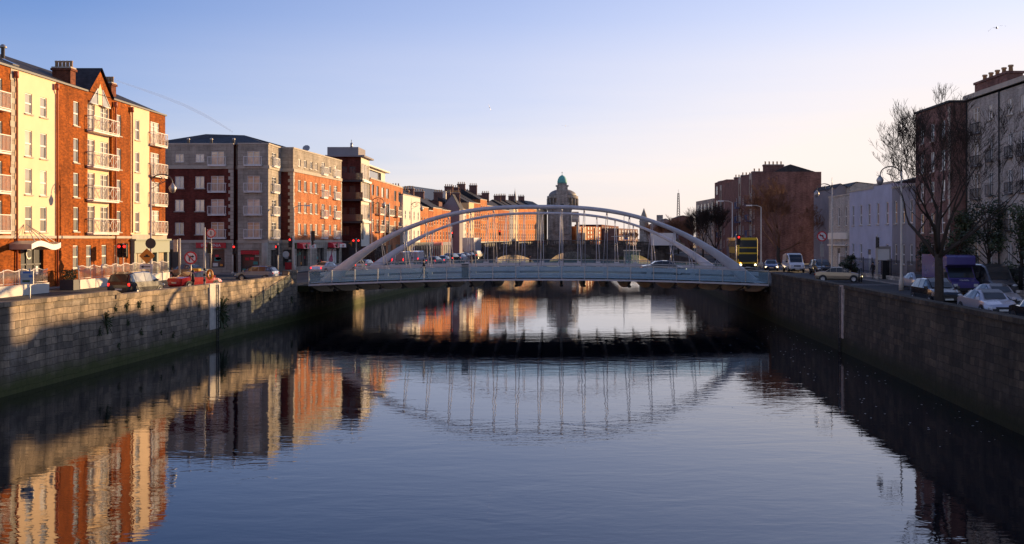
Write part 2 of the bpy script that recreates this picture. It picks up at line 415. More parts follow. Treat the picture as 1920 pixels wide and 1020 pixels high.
def chimney(root, x0, x1, y0, y1, z0, z1, pots=4, mat='brick_dark', along='x', potmat='terracotta'):
    b = MB(); b.box(x0, x1, y0, y1, z0, z1-.3); b.box(x0-.1, x1+.1, y0-.1, y1+.1, z1-.3, z1-.12); b.box(x0-.04, x1+.04, y0-.04, y1+.04, z1-.12, z1, 1)
    o = b.build('chimney', [mat, 'stone_band'], root)
    for i in range(pots):
        t = (i+.5)/pots; c = ((x0+(x1-x0)*t), (y0+y1)/2, z1) if along == 'x' else ((x0+x1)/2, y0+(y1-y0)*t, z1)
        q = MB(); q.lathe([(.13, 0), (.12, .4), (.15, .42), (.14, .52), (.09, .53)], c, 8, 0); q.build('chimney_pot', [potmat], o)
    return o
# ------------------------------------------------------------------ camera, sky, sun
cam = bpy.data.cameras.new('camera'); cam.sensor_width = 36; cam.lens = 36*F/1920
cam.shift_x = (960-CX)/1920; cam.shift_y = (CY-510)/1920; cam.clip_start = .5; cam.clip_end = 12000
co = bpy.data.objects.new('camera', cam); COL.objects.link(co); co.location = (0, 0, H); co.rotation_euler = (R(90), 0, 0); SC.camera = co
EXPO = .68
SUN_AZ, SUN_EL = R(40), R(7.4)          # azimuth counted from +X towards +Y
sd = Vector((math.cos(SUN_AZ)*math.cos(SUN_EL), math.sin(SUN_AZ)*math.cos(SUN_EL), math.sin(SUN_EL)))
sl = bpy.data.lights.new('sun', 'SUN'); sl.energy = 5.0; sl.angle = R(.5); sl.color = (1., .66, .33)
so = bpy.data.objects.new('sun', sl); COL.objects.link(so); so.rotation_euler = (-sd).to_track_quat('-Z', 'Y').to_euler(); so.location = (200, 150, 120)
w = bpy.data.worlds.new('World'); SC.world = w; w.use_nodes = True
nt = w.node_tree; bg = nt.nodes['Background']; sky = nt.nodes.new('ShaderNodeTexSky'); sky.sky_type = 'NISHITA'; sky.sun_disc = False
sky.sun_elevation = SUN_EL; sky.sun_rotation = R(90)-SUN_AZ; sky.altitude = 20; sky.air_density = .7; sky.dust_density = 1.; sky.ozone_density = 6.
bg.inputs['Strength'].default_value = .15
# low sun behind thin high haze: the veil is densest near the horizon and towards the sun
tc = coord(nt, 'Generated')
cz = noise(nt, scalev(nt, tc, (2.2, 2.2, 30)), 1., 5, .6, .5)
low = nt.nodes.new('ShaderNodeSeparateXYZ'); nt.links.new(tc, low.inputs[0])
dt = nt.nodes.new('ShaderNodeVectorMath'); dt.operation = 'DOT_PRODUCT'; nt.links.new(tc, dt.inputs[0])
dt.inputs[1].default_value = (math.cos(SUN_AZ), math.sin(SUN_AZ), 0)
g1 = lambda k: (k, k, k)
fa = ramp(nt, mathn(nt, 'ADD', mathn(nt, 'MULTIPLY', dt.outputs['Value'], .5), .5), [(0, g1(.62)), (.25, g1(.5)), (.45, g1(.2)), (.56, g1(.12)), (.625, g1(.17)), (.8, g1(.5)), (.93, g1(.85)), (1, g1(.95))])
fb = ramp(nt, low.outputs['Z'], [(0, g1(.32)), (.08, g1(.22)), (.13, g1(.09)), (.2, g1(0.))])
fa = mathn(nt, 'MULTIPLY', fa, ramp(nt, low.outputs['Z'], [(.16, g1(1.)), (.27, g1(.55)), (.6, g1(.35))]))
veil = mathn(nt, 'ADD', fa, mathn(nt, 'MULTIPLY', fb, mathn(nt, 'ADD', mathn(nt, 'MULTIPLY', cz, 1.5), .3)), True)
K = 1/(.15*2**EXPO)
vc = ramp(nt, low.outputs['Z'], [(0, (1.06*K, .88*K, .78*K)), (.07, (1.06*K, .94*K, .88*K)), (.2, (1.*K, .93*K, .93*K))])
nt.links.new(mixc(nt, veil, sky.outputs[0], vc), bg.inputs[0])
SC.view_settings.view_transform = 'Standard'; SC.view_settings.look = 'None'; SC.view_settings.exposure = EXPO; SC.view_settings.gamma = 1
SC.cycles.max_bounces = 6; SC.cycles.transparent_max_bounces = 12; SC.cycles.use_denoising = True
SC.cycles.caustics_reflective = False; SC.cycles.caustics_refractive = False

# ------------------------------------------------------------------ river, ground, roads
LW = [(-60, -27.8), (50, -26.3), (62.3, -25.75), (78, -25.0), (95, -23.9), (98, -23.7), (125, -22.6), (160, -20.6), (215, -17), (235, -16), (270, -13.5), (330, -3), (420, 28), (600, 120)]
RW = [(-60, 17.3), (40, 17.8), (70, 19.0), (97, 19.5), (125, 20.2), (200, 22.8), (235, 24.0), (270, 27.5), (330, 38), (420, 66), (600, 162)]
def lerp(tab, y):
    for (a, b), (c, d) in zip(tab, tab[1:]):
        if a <= y <= c: return b+(d-b)*(y-a)/(c-a)
    return tab[0][1] if y < tab[0][0] else tab[-1][1]
def lx(y): return lerp(LW, y)
def rx(y): return lerp(RW, y)
def sm(t): t = max(0, min(1, t)); return t*t*(3-2*t)
def gz(x, y):
    z = 3.28
    if x < 0: z += .5*sm((lx(y)-3-x)/8)*(1-sm((y-98)/14))
    return z
b = MB(); b.face([(-60, -80, 0), (250, -80, 0), (250, 640, 0), (-60, 640, 0)])
tag(b.build('river_water', ['water']), kind='structure')
ys = sorted(set(list(range(-60, 140, 8))+[160, 190, 215, 235, 270, 300, 330, 370, 420, 500, 600]))
b = MB()
for y0, y1 in zip(ys, ys[1:]):
    for side in (-1, 1):
        def row(y):
            e = lx(y) if side < 0 else rx(y)
            offs = [.45, 3, 5, 8, 11, 16, 40, 200, 3000]
            return [(e+side*o, y, gz(e+side*o, y)) for o in offs]
        a, c = row(y0), row(y1)
        for i in range(len(a)-1):
            q = [a[i], a[i+1], c[i+1], c[i]]
            b.face(q if side > 0 else q[::-1])
b.face([(-3000, 600, 3.28), (3300, 600, 3.28), (3300, 9000, 3.28), (-3000, 9000, 3.28)])
tag(b.build('ground', ['ground']), kind='structure')

def strip(name, mat, fx0, fx1, y0, y1, dz, step=6, kerbside=None):
    """ribbon of ground between two lines x=fx0(y)..fx1(y); dz above the ground, with a kerb face"""
    m = MB(); n = max(1, int((y1-y0)/step)); yy = [y0+(y1-y0)*i/n for i in range(n+1)]
    for a, c in zip(yy, yy[1:]):
        xs0, xs1 = fx0(a), fx0(c); xe0, xe1 = fx1(a), fx1(c); k = 4
        for i in range(k):
            t0, t1 = i/k, (i+1)/k
            P = [(xs0+(xe0-xs0)*t0, a), (xs0+(xe0-xs0)*t1, a), (xs1+(xe1-xs1)*t1, c), (xs1+(xe1-xs1)*t0, c)]
            m.face([(x, y, gz(x, y)+dz) for x, y in P])
        if dz > .05:
            for f, sgn in ((fx0, -1), (fx1, 1)):
                x0, x1 = f(a), f(c)
                m.face([(x0, a, gz(x0, a)-.02), (x0, a, gz(x0, a)+dz), (x1, c, gz(x1, c)+dz), (x1, c, gz(x1, c)-.02)][::sgn], 1)
    if dz > .05:
        for y in (y0, y1):
            m.face([(fx0(y), y, gz(fx0(y), y)-.02), (fx1(y), y, gz(fx1(y), y)-.02), (fx1(y), y, gz(fx1(y), y)+dz), (fx0(y), y, gz(fx0(y), y)+dz)], 1)
    return tag(m.build(name, [mat, 'kerb']), kind='structure')
strip('quay_road', 'asphalt', lambda y: lx(y)-12.2, lambda y: lx(y)-2.4, -55, 420, .006)
strip('quay_road', 'asphalt', lambda y: rx(y)+1.6, lambda y: rx(y)+11.5, -55, 420, .006)
strip('side_street', 'asphalt', lambda y: -90, lambda y: lx(y)-12.2, 104.5, 124, .007)
strip('pavement', 'paving', lambda y: lx(y)-2.4, lambda y: lx(y)-.45, -55, 97, .13)
strip('pavement', 'paving', lambda y: lx(y)-2.4, lambda y: lx(y)-.45, 125, 420, .13)
strip('pavement', 'paving', lambda y: -37.6, lambda y: lx(y)-12.2, -55, 103.5, .13)
strip('pavement', 'paving', lambda y: -40, lambda y: -32.6+max(0, y-133)*.06, 125, 215, .13)
strip('pavement', 'paving', lambda y: rx(y)+.45, lambda y: rx(y)+1.6, -55, 96, .13)
strip('pavement', 'paving', lambda y: rx(y)+.45, lambda y: rx(y)+1.6, 125, 420, .13)
strip('pavement', 'paving', lambda y: rx(y)+11.5, lambda y: rx(y)+15.5, -55, 330, .13)
b = MB()
for i in range(40):
    y = 20+i*6.
    if 97 < y < 126: continue
    for x in (rx(y)+6.5, lx(y)-7.2):
        b.face([(x-.06, y, gz(x, y)+.012), (x+.06, y, gz(x, y)+.012), (x+.06, y+2.5, gz(x, y+2.5)+.012), (x-.06, y+2.5, gz(x, y+2.5)+.012)])
for y in (96.5, 126.5):
    for s, e in ((1, rx(y)), (-1, lx(y))):
        x0, x1 = sorted((e+s*2, e+s*11)); b.face([(x0, y, 3.292), (x1, y, 3.292), (x1, y+.35, 3.292), (x0, y+.35, 3.292)])
tag(b.build('road_markings', ['roadpaint']), kind='structure')

# ------------------------------------------------------------------ quay walls
def quay_wall(label, fx, side, segs, mat='quay'):
    root = MB()
    for y0, y1, zt in segs:
        n = max(1, int((y1-y0)/5)); yy = [y0+(y1-y0)*i/n for i in range(n+1)]
        cap = .0 if zt < 3.4 else .07
        for i, (a, c) in enumerate(zip(yy, yy[1:])):
            def sec(y):
                x = fx(y); s = side
                return [(x-s*.12, y, -1.5), (x, y, zt-.24), (x-s*cap, y, zt-.24), (x-s*cap, y, zt), (x+s*.55, y, zt), (x+s*.55, y, 3.0)]
            A, C = sec(a), sec(c)
            for k in range(5):
                q = [A[k], C[k], C[k+1], A[k+1]]
                root.face(q if side < 0 else q[::-1])
            if i == 0: root.face(A if side < 0 else A[::-1])
            if i == n-1: root.face(C[::-1] if side < 0 else C)
    o = root.build('quay_wall', [mat])
    return tag(o, label, 'wall', kind='thing')
qwl = quay_wall('stone quay wall with green tide line along the sunlit bank', lx, -1, [(-60, 62.3, 4.46), (62.3, 95, 4.2), (95, 97.6, 4.62), (97.6, 124.6, 3.2), (124.6, 600, 4.3)])
qwr = quay_wall('dark shaded stone quay wall below the parked silver cars', rx, 1, [(-60, 84, 4.42), (84, 96.6, 4.38), (96.6, 124.6, 3.2), (124.6, 600, 4.3)], 'quay_dark')
b = MB(); o0 = lx(62.3)
b.prism([Vector((o0+.055, 62.3, 4.2)), Vector((o0+.055, 62.3, 4.46)), Vector((o0+.055, 63.3, 4.205))], (0, 0, 0), (-.58, 0, 0)); b.build('coping_ramp', ['quay'], qwl)
def ladder(px, side, fx, label, whiteh, w=1.0, dark=False):
    """painted strip on the wall with an iron ladder in front"""
    k = (px-CX)/F; lo, hi = 30., 120.
    for _ in range(50):
        m = (lo+hi)/2
        if (fx(m)-k*m)*(-side) > 0: hi = m
        else: lo = m
    y = lo; x = fx(y); s = -side
    r = empty('wall_ladder', (x, y, 0), label, 'ladder')
    b = MB(); zt = 4.22 if side < 0 else 4.4
    [b.prism([Vector((fx(yy_)+q*s, yy_, z_)) for q, yy_, z_ in ((-.35, y-w/2, whiteh), (.13, y-w/2, whiteh), (.13, y+w/2, whiteh), (-.35, y+w/2, whiteh))], (0, 0, 0), (0, 0, zt-whiteh))]; b.build('painted_strip', ['strip_paint' if not dark else 'strip_worn'], r)
    b = MB(); yy = y+w*.18
    for q in (-.2, .2):
        b.tube([(x-.1*s, yy+q, zt-.1), (x+.2*s, yy+q, zt-.12), (x+.2*s, yy+q, -.6)], .035, 5)
    for i in range(15): z = -.3+i*.3; b.tube([(x+.2*s, yy-.2, z), (x+.2*s, yy+.2, z)], .022, 4)
    b.build('iron_rungs', ['darkgrey'], r)
    return y
M['strip_paint'] = plain('flaking_white_wall_paint', (.62, .56, .47), .8, var=.22, scale=2.5, spec=.2)
M['strip_worn'] = plain('worn_white_wall_paint', (.45, .38, .34), .8, var=.75, scale=2.2, spec=.2)
LADY = ladder(400, -1, lx, 'black ladder on a white painted strip of the sunlit quay wall', .9, 2.0)
LADR = ladder(1581, 1, rx, 'rusty ladder beside a worn white strip on the shaded quay wall', .9, .9, True)
b = MB(); y = 73.2; b.box(lx(y)-.3, lx(y)+.04, y-.45, y+.45, .1, .95); tag(b.build('drain_outlet', ['black']), 'black square drain mouth low in the sunlit quay wall', 'drain')
# weeds rooted in the joints of the left wall
def weed(px, py, size, label):
    k = (px-CX)/F; lo, hi = 30., 97.
    for _ in range(40):
        m = (lo+hi)/2
        if lx(m) > k*m: hi = m
        else: lo = m
    y = lo; x = lx(y); z = wz(py, y); g = random.Random(px)
    b = MB(); lv = []
    for _ in range(int(60*size+14)):
        a = Vector((g.uniform(0, .28), g.gauss(0, .28), g.gauss(-.1, .3)))*size; c = Vector((x+.02, y, z))+a
        d = Vector((g.gauss(0, 1), g.gauss(0, 1), g.gauss(0, 1))).normalized(); e = d.orthogonal().normalized(); s = g.uniform(.05, .11)*(.6+size*.5)
        lv.append((c+e*s*.5, c+d*s*1.2, c-e*s*.5))
    vs = [Vector((x+.005, y, z))]; fs = []
    for a, c, d in lv: k = len(vs); vs += [a, c, d]; fs.append((0, k, k+1, k+2))
    b.faces(vs, fs)
    tag(b.build('wall_weed', ['weed']), label, 'plant', 'weeds growing in the joints of the quay wall')
weed(197, 600, .9, 'bushy weed growing from the wall joint nearest the raised coping')
weed(412, 583, 1.9, 'largest dangling weed clump, right of the white ladder strip')
for i, (px, py) in enumerate([(185, 622), (215, 577), (236, 575), (238, 605), (258, 570), (285, 577), (312, 580), (262, 622), (300, 622), (322, 628), (385, 608), (372, 570), (220, 645), (445, 570), (470, 555), (505, 560), (520, 545), (545, 560)]):
    weed(px, py, rnd.uniform(.3, .6), 'small weed tuft in a joint of the sunlit quay wall')

# ------------------------------------------------------------------ arched bridge over the river
BX, HB = -1.6, 20.9
def zd(x): return 3.43+.5*(1-((x-BX)/HB)**2)
br = empty('arch_bridge', (BX, 97, 3.4), 'white steel bridge with twin leaning arches, hangers and blue glass balustrades', 'bridge')
NX = 20; xs = [BX-HB+2*HB*i/NX for i in range(NX+1)]
b = MB()
for a, c in zip(xs, xs[1:]):
    b.face([(a, 97.1, zd(a)), (c, 97.1, zd(c)), (c, 123.9, zd(c)), (a, 123.9, zd(a))], 0)
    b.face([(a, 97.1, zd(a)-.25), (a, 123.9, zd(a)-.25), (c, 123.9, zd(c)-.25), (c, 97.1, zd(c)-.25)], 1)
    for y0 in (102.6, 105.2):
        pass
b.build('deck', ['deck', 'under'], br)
b = MB()
for a, c in zip(xs, xs[1:]):
    P = [(a, 103.2, zd(a)+.008), (c, 103.2, zd(c)+.008), (c, 118, zd(c)+.008), (a, 118, zd(a)+.008)]; b.face(P)
b.build('carriageway', ['asphalt'], br)
def beam(name, y0, y1, z0, z1, mat='bridge', ext=0.):
    b = MB(); q = [xs[0]-ext]+xs[1:-1]+[xs[-1]+ext]
    for a, c in zip(q, q[1:]):
        for (p, r) in (((y0, z0), (y0, z1)), ((y0, z1), (y1, z1)), ((y1, z1), (y1, z0)), ((y1, z0), (y0, z0))):
            b.face([(a, p[0], zd(a)+p[1]), (c, p[0], zd(c)+p[1]), (c, r[0], zd(c)+r[1]), (a, r[0], zd(a)+r[1])])
    for e, sgn in ((q[0], 1), (q[-1], -1)): b.face([(e, y0, zd(e)+z0), (e, y0, zd(e)+z1), (e, y1, zd(e)+z1), (e, y1, zd(e)+z0)][::sgn])
    return b.build(name, [mat], br)
for y, s in ((97, -1), (124, 1)):
    beam('edge_beam', y-.12, y+.1, -.26, -.1)
    beam('handrail', y-.05, y+.05, 1.08, 1.15, 'galv')
    for i in range(NX):
        a, c = xs[i]+.05, xs[i+1]-.05
        b = MB(); vs = [(a, y-.012, zd(a)-.02), (c, y-.012, zd(c)-.02), (c, y-.012, zd(c)+1.02), (a, y-.012, zd(a)+1.02)]
        b.prism([Vector(v) for v in vs], (0, 0, 0), (0, .024, 0)); b.build('glass_panel', ['glass_panel'], br)
    for x in xs:
        b = MB(); b.box(x-.035, x+.035, y-.08, y+.06, zd(x)-.1, zd(x)+1.08); b.build('post', ['galv'], br)
for y, s in ((102.0, 1), (119.2, -1)):
    beam('box_beam', y-.25, y+.25, .5, .86); beam('box_beam', y-.3, y+.3, .02, .26)
    beam('guard_rail', y-.04, y+.04, 1.2, 1.26, 'galv')
    for x in xs[1:-1:2]:
        b = MB(); b.box(x-.2, x+.2, y-.12, y+.12, zd(x)+.26, zd(x)+.5); b.box(x-.03, x+.03, y-.03, y+.03, zd(x)+.86, zd(x)+1.2); b.build('beam_bracket', ['bridge'], br)
def apt(t, yf, yc):
    q = 1-abs(t)**2.6
    return Vector((BX+20.1*t, yf+(yc-yf)*q, 3.2+7.2*q))
for yf, yc in ((100.6, 98.2), (120.6, 123.)):
    b = MB(); n = 72; base = 0; ring = 14
    for i in range(n+1):
        t = -1+2*i/n; p = apt(t, yf, yc); d = (apt(min(1, t+.01), yf, yc)-apt(max(-1, t-.01), yf, yc)).normalized()
        side = Vector((0, 1, 0)); up = d.cross(side)*-1
        if up.z < 0: up = -up
        k = max(0, (abs(t)-.5)/.5)**2.2; r0 = .195 if yf < 110 else .145; ru, rs = r0+.5*k, r0+.16*k
        for j in range(ring):
            a = 2*math.pi*j/ring; q = p+up*math.cos(a)*ru+side*math.sin(a)*rs; b.v.append((q.x, q.y, q.z))
    for i in range(n):
        for j in range(ring):
            b.f.append((i*ring+j, (i+1)*ring+j, (i+1)*ring+(j+1) % ring, i*ring+(j+1) % ring)); b.m.append(0); b.s.append(True)
    b.build('arch', ['bridge'], br)
    yb = 102 if yf < 110 else 119.2
    for i in range(2, NX-1):
        x = xs[i]; t = (x-BX)/20.1; p = apt(t, yf, yc); h = MB(); zb = zd(x)+.86
        if p.z-.3 < zb+.4: continue
        top = Vector((x, p.y, p.z-.2))
        for dx in (-.19, .19):
            h.tube([top+Vector((dx*.25, 0, 0)), (x+dx, yb, zb)], .032, 5)
        h.tube([top+Vector((0, 0, .1)), top-Vector((0, 0, .2))], .07, 6); h.box(x-.26, x+.26, yb-.06, yb+.06, zb-.02, zb+.16)
        h.build('hanger', ['bridge'], br)
for i in range(NX+1):
    x = xs[i]; b = MB(); z = zd(x)-.25
    poly = [Vector((0, 97.15, z)), Vector((0, 98.5, z-.28))]+[Vector((0, 98.5+23*k/10, z-.28-.75*math.sin(math.pi*k/10)**.6)) for k in range(1, 10)]+[Vector((0, 122.5, z-.28)), Vector((0, 123.85, z))]
    b.prism(poly, (x-.11, 0, 0), (x+.11, 0, 0)); r = b.build('cross_rib', ['galv'], br)
    for y in (98.3, 122.7):
        b = MB(); b.lathe([(.05, 0), (.05, -.22), (.15, -.25), (.17, -.38), (.06, -.42)][::-1], (x, y, z-.22), 8); b.build('soffit_lamp', ['darkgrey'], r)
for sx in (-1, 1):
    x = BX+sx*(HB+.3); b = MB(); b.box(min(x-.1*sx, x+1.2*sx), max(x-.1*sx, x+1.2*sx), 97.8, 124.2, 2.6, 3.15); b.build('abutment_seat', ['quay_dark'], br)

# ------------------------------------------------------------------ old three-arched stone bridge beyond
mb_ = empty('stone_bridge', (4, 235, 0), 'dark old stone bridge with three low arches and balustrade', 'bridge')
XL, XR = -17., 26.
def ztop(x): return 5.25+.75*(1-((x-4)/22)**2)
AR = [(-9.6, 5.6, 3.9), (3.6, 5.9, 4.6), (16.9, 5.6, 3.9)]
def zin(x):
    for c, h, k in AR:
        if abs(x-c) < h: return .4+(k-.4)*(1-((x-c)/h)**2)**.5
    return -1.
sx = sorted({XL, XR, *[XL+i*.5 for i in range(87)], *[c+s*h*.999 for c, h, k in AR for s in (-1, 1)], *[c+s*h*1.001 for c, h, k in AR for s in (-1, 1)]})
sx = [x for x in sx if XL <= x <= XR]
b = MB()
for a, c in zip(sx, sx[1:]):
    for y, o in ((235, 1), (247, -1)):
        b.face([(a, y, zin(a)), (c, y, zin(c)), (c, y, ztop(c)), (a, y, ztop(a))][::o])
    b.face([(a, 235, zin(a)), (a, 247, zin(a)), (c, 247, zin(c)), (c, 235, zin(c))])
    b.face([(a, 235, ztop(a)), (c, 235, ztop(c)), (c, 247, ztop(c)), (a, 247, ztop(a))])
b.build('arched_body', ['stone_dark'], mb_)
for c, h, k in AR:
    b = MB(); n = 16
    for i in range(n):
        t0, t1 = math.pi*i/n, math.pi*(i+1)/n
        q = lambda t, r: (c+math.cos(t)*(h+r), .4+(k-.4+r)*math.sin(t))
        P = [q(t0, .02), q(t0, .62), q(t1, .62), q(t1, .02)]
        b.prism([Vector((x, 0, z)) for x, z in P], (0, 234.86, 0), (0, 235, 0))
    b.build('voussoir_ring', ['stone_dark'], mb_)
for x in (-3., 10.2):
    b = MB(); b.box(x-.9, x+.9, 234.3, 235, -1, ztop(x)-.5); b.build('pier', ['stone_dark'], mb_)
    b = MB(); b.box(x-.45, x+.45, 234.22, 234.3, 2.2, 3.9); b.lathe([(.45, 0), (.45, .06)], (x, 234.3, 3.9), 12, 0, True, Matrix.Rotation(R(90), 4, 'X')); b.build('niche', ['black'], mb_)
for y in (235, 246.6):
    b = MB()
    for a, c in zip(sx, sx[1:]):
        b.prism([Vector((a, 0, ztop(a)+.95)), Vector((c, 0, ztop(c)+.95)), Vector((c, 0, ztop(c)+1.15)), Vector((a, 0, ztop(a)+1.15))], (0, y-.2, 0), (0, y+.3, 0))
        b.prism([Vector((a, 0, ztop(a)-.1)), Vector((c, 0, ztop(c)-.1)), Vector((c, 0, ztop(c)+.2)), Vector((a, 0, ztop(a)+.2))], (0, y-.25, 0), (0, y+.3, 0))
    x = XL
    i = 0
    while x < XR:
        if i % 10 == 0: b.box(x-.3, x+.3, y-.15, y+.25, ztop(x)+.2, ztop(x)+.96)
        else: b.lathe([(.09, 0), (.13, .2), (.07, .45), (.07, .6), (.1, .76)], (x, y+.05, ztop(x)+.2), 5)
        x += .4; i += 1
    b.build('balustrade', ['stone_dark'], mb_)
# ------------------------------------------------------------------ LEFT BANK: brick and cream apartment block
def zlist(f, px, pys): return [f.zpx(px, p) for p in pys]
b1 = empty('apartment_building', (-43, 88, 3.6), 'sunlit brick and cream apartment block with white balconies and pointed gable', 'building')
f1 = Face(-37.5, 58, 0, 1)
U = lambda y: y-58
FL = [7.95, 10.62, 13.32, 16.2]       # floor levels of the upper storeys
opL, opC, opB, opC2, opE = [], [], [], [], []
wins = []
def add(lst, y0, y1, z0, z1, style, pane, bal=None): lst.append((U(y0), U(y1), z0, z1)); wins.append((U(y0), U(y1), z0, z1, style, pane, bal))
g1r = random.Random(3)
for i, z in enumerate(FL):
    h = 1.85 if i < 3 else 1.45
    zz = z if i < 3 else 16.35
    add(opL, 63, 64.1, zz, zz+h, 'sash', 'gl_grey'); add(opL, 67.8, 70.4, z, z+2.2, 'french', 'gl_grey', 'bars'); add(opL, 71.3, 72.2, z, z+2.1, 'sash', 'gl_grey')
    add(opC, 75.3, 76.3, zz, zz+h, 'sash', ['gl_grey', 'gl_grey', 'gl_curt', 'gl_grey'][i]); add(opC, 77.5, 78.5, zz, zz+h, 'sash', ['gl_grey', 'gl_curt', 'gl_grey', 'gl_grey'][i])
    add(opB, 82.85, 83.75, z+.1, z+2.0, 'sash', 'gl_grey'); add(opB, 91., 91.9, z+.1, z+1.9, 'sash', 'gl_grey')
    add(opC2, 95.0, 95.95, z+.1, z+1.9, 'sash', 'gl_grey')
    add(opE, 98.6, 100.8, z, z+2.15, 'french', 'gl_curt', 'x')
for y in (82.75, 85.1, 88.0, 90.6): add(opB, y, y+.95, 5.15, 6.95, 'sash', 'gl_grey')
add(opL, 62.5, 63.5, 5.1, 6.9, 'sash', 'gl_grey'); add(opL, 66, 67, 5.1, 6.9, 'sash', 'gl_grey'); add(opL, 70, 71, 5.1, 6.9, 'sash', 'gl_grey')
BAY = [(U(85.35), U(90.0), 7.7, 18.6)]
Z0, ZB, ZE = 3.3, 7.7, 19.3
DOOR = (U(74.7), U(78.0), 3.4, 7.15)
w_ = MB(); wall(w_, f1, 0, U(73.3), ZB, ZE, opL); wall(w_, f1, 0, U(73.3), Z0, 7.5, opL)
wall(w_, f1, U(79.95), U(94), ZB, ZE, opB+BAY, .22); wall(w_, f1, U(98.3), U(102.3), ZB, ZE, opE)
wall(w_, f1, U(73.3), U(94), Z0, 7.5, opB+[DOOR], .22)
gy, gh = 87.65, 21.35                               # pointed gable over the central bay
w_.face([f1.p(U(85.35), 19.3), f1.p(U(90), 19.3), f1.p(U(gy), gh)])
w_.face([f1.p(U(85.35), 19.3, -.3), f1.p(U(gy), gh, -.3), f1.p(U(90), 19.3, -.3)])
for P in ([(-37.5, 102.3), (-50, 102.3)], [(-50, 102.3), (-50, 58)], [(-50, 58), (-37.5, 58)]):
    (xa, ya), (xb, yb) = P; w_.face([(xa, ya, Z0), (xb, yb, Z0), (xb, yb, ZE), (xa, ya, ZE)])
wallo = w_.build('wall', ['brick'], b1)
w_ = MB(); wall(w_, f1, U(73.9), U(79.95), ZB, ZE, opC, .16); w_.build('rendered_wall', ['render_cream'], b1); w_ = MB(); wall(w_, f1, U(94), U(98.3), ZB, ZE, opC2, .16)
w_.build('rendered_wall', ['render_cream'], b1)
w_ = MB(); w_.box(U(73.3), U(73.9), -.03, .2, 7.7, ZE-.1, 0, f1.T()); w_.build('quoins', ['stone'], b1)
for i in range(14):
    q = MB(); z = 8+i*.8; q.box(U(73.3)-(.12 if i % 2 else .0), U(73.9)+.02, -.05, -.031, z, z+.4, 0, f1.T()); q.build('quoin_block', ['stone_band'], b1)
# central bay: cream infill with paired french windows, the top one under a pointed arch
w_ = MB(); fb = f1
bayops = []
for z in FL[:3]: bayops += [(U(85.6), U(87.15), z, z+2.2), (U(88.2), U(89.75), z, z+2.2)]
bayops += [(U(85.6), U(87.15), FL[3], FL[3]+2.2), (U(88.2), U(89.75), FL[3], FL[3]+2.2)]
wall(w_, f1, U(85.35), U(90), 7.7, 18.6, bayops, .12, off=-.2)
w_.build('bay_panel', ['render_cream'], b1)
for (a, c, z0, z1) in bayops: put_window(b1, f1, a, c, z0, z1, 'french', 'gl_grey', sill=False, off=-.22)
for z in FL: balcony(b1, f1, U(85.2), U(90.2), z, 1.1, .55, 'x')
w_ = MB(); tri = lambda pts, o: [f1.p(U(y), z, o) for y, z in pts]
w_.face(tri([(87.25, 18.45), (88.05, 18.45), (88.05, 19.6), (87.65, 20.2), (87.25, 19.6)], .03)); w_.build('gable_strip', ['render_cream'], b1)
for pts in ([(85.65, 18.42), (87.2, 18.42), (87.2, 19.75)], [(88.1, 18.42), (89.65, 18.42), (88.1, 19.75)]):
    w_ = MB(); w_.face(tri(pts, .02)); p_ = w_.build('gable_light', ['gl_grey'], b1)
    w_ = MB(); q = tri(pts, .03)
    for i in range(3): w_.tube([q[i], q[(i+1) % 3]], .05, 4)
    w_.build('gable_light_frame', ['frame'], p_)
for a, c, z0, z1, st, pn, bal in wins:
    put_window(b1, f1, a, c, z0, z1, st, pn, sill=bal is None)
    if bal == 'x': balcony(b1, f1, a-.2, c+.75, z0, 1.1, .5, 'x')
    elif bal: balcony(b1, f1, a-1.0, c+2.0, z0, 1.1, .5, 'rails' and 'bars')
w_ = MB(); w_.box(0, U(94), -.1, .1, 7.5, 7.7, 0, f1.T()); w_.box(U(94), U(102.4), -.12, .1, 7.45, 7.85, 0, f1.T()); w_.build('string_course', ['stone_band'], b1)
for y, h0 in ((73.95, 3.6), (79.95, 3.6), (90.55, 3.6), (94.05, 8)):
    w_ = MB(); w_.tube([f1.p(U(y), h0, .12), f1.p(U(y), 18.3, .12), f1.p(U(y)-.25, 18.7, .2)], .075, 6); w_.tube([f1.p(U(y)-.25, 18.6, .2), f1.p(U(y)-.25, 19.05, .2)], .17, 6); w_.build('drainpipe', ['pipe'], b1)
# roof
w_ = MB()
def gable_roof(mb, x0, x1, y0, y1, ze, zr, ov=.3, axis='y'):
    xm = (x0+x1)/2
    A = [(x0-ov, y0-ov, ze), (x0-ov, y1+ov, ze), (xm, y1+ov, zr), (xm, y0-ov, zr), (x1+ov, y0-ov, ze), (x1+ov, y1+ov, ze)]
    mb.face([A[0], A[3], A[2], A[1]]); mb.face([A[4], A[5], A[2], A[3]]); mb.face([A[0], A[4], A[3]]); mb.face([A[1], A[2], A[5]]); mb.face([A[0], A[1], A[5], A[4]])
gable_roof(w_, -50, -37.5, 58, 102.3, 19.3, 22.0, .12)
w_.face([(-37.3, 85.2, 19.25), (-37.3, gy, gh+.15), (-41.2, gy, gh+.15), (-39.6, 85.2, 19.25+1)]); w_.face([(-37.3, gy, gh+.15), (-37.3, 90.1, 19.25), (-39.6, 90.1, 20.2), (-41.2, gy, gh+.15)])
roof1 = w_.build('roof', ['slate'], b1)
for y in (72.5, 76.5):
    w_ = MB(); a = Vector((-39.4, y, 20.16)); w_.box(-.7, .7, -.45, .45, 0, .1, 0, Matrix.Translation(a) @ Matrix.Rotation(math.atan2(2.7, 6.25), 4, 'Y')); w_.build('skylight', ['gl_grey'], roof1)
w_ = MB(); w_.lathe([(.14, -.5), (.14, .5), (.3, .5), (.3, .56), (.1, .75)], (-41.5, 80, 21.3), 8); w_.build('roof_vent', ['galv'], roof1)
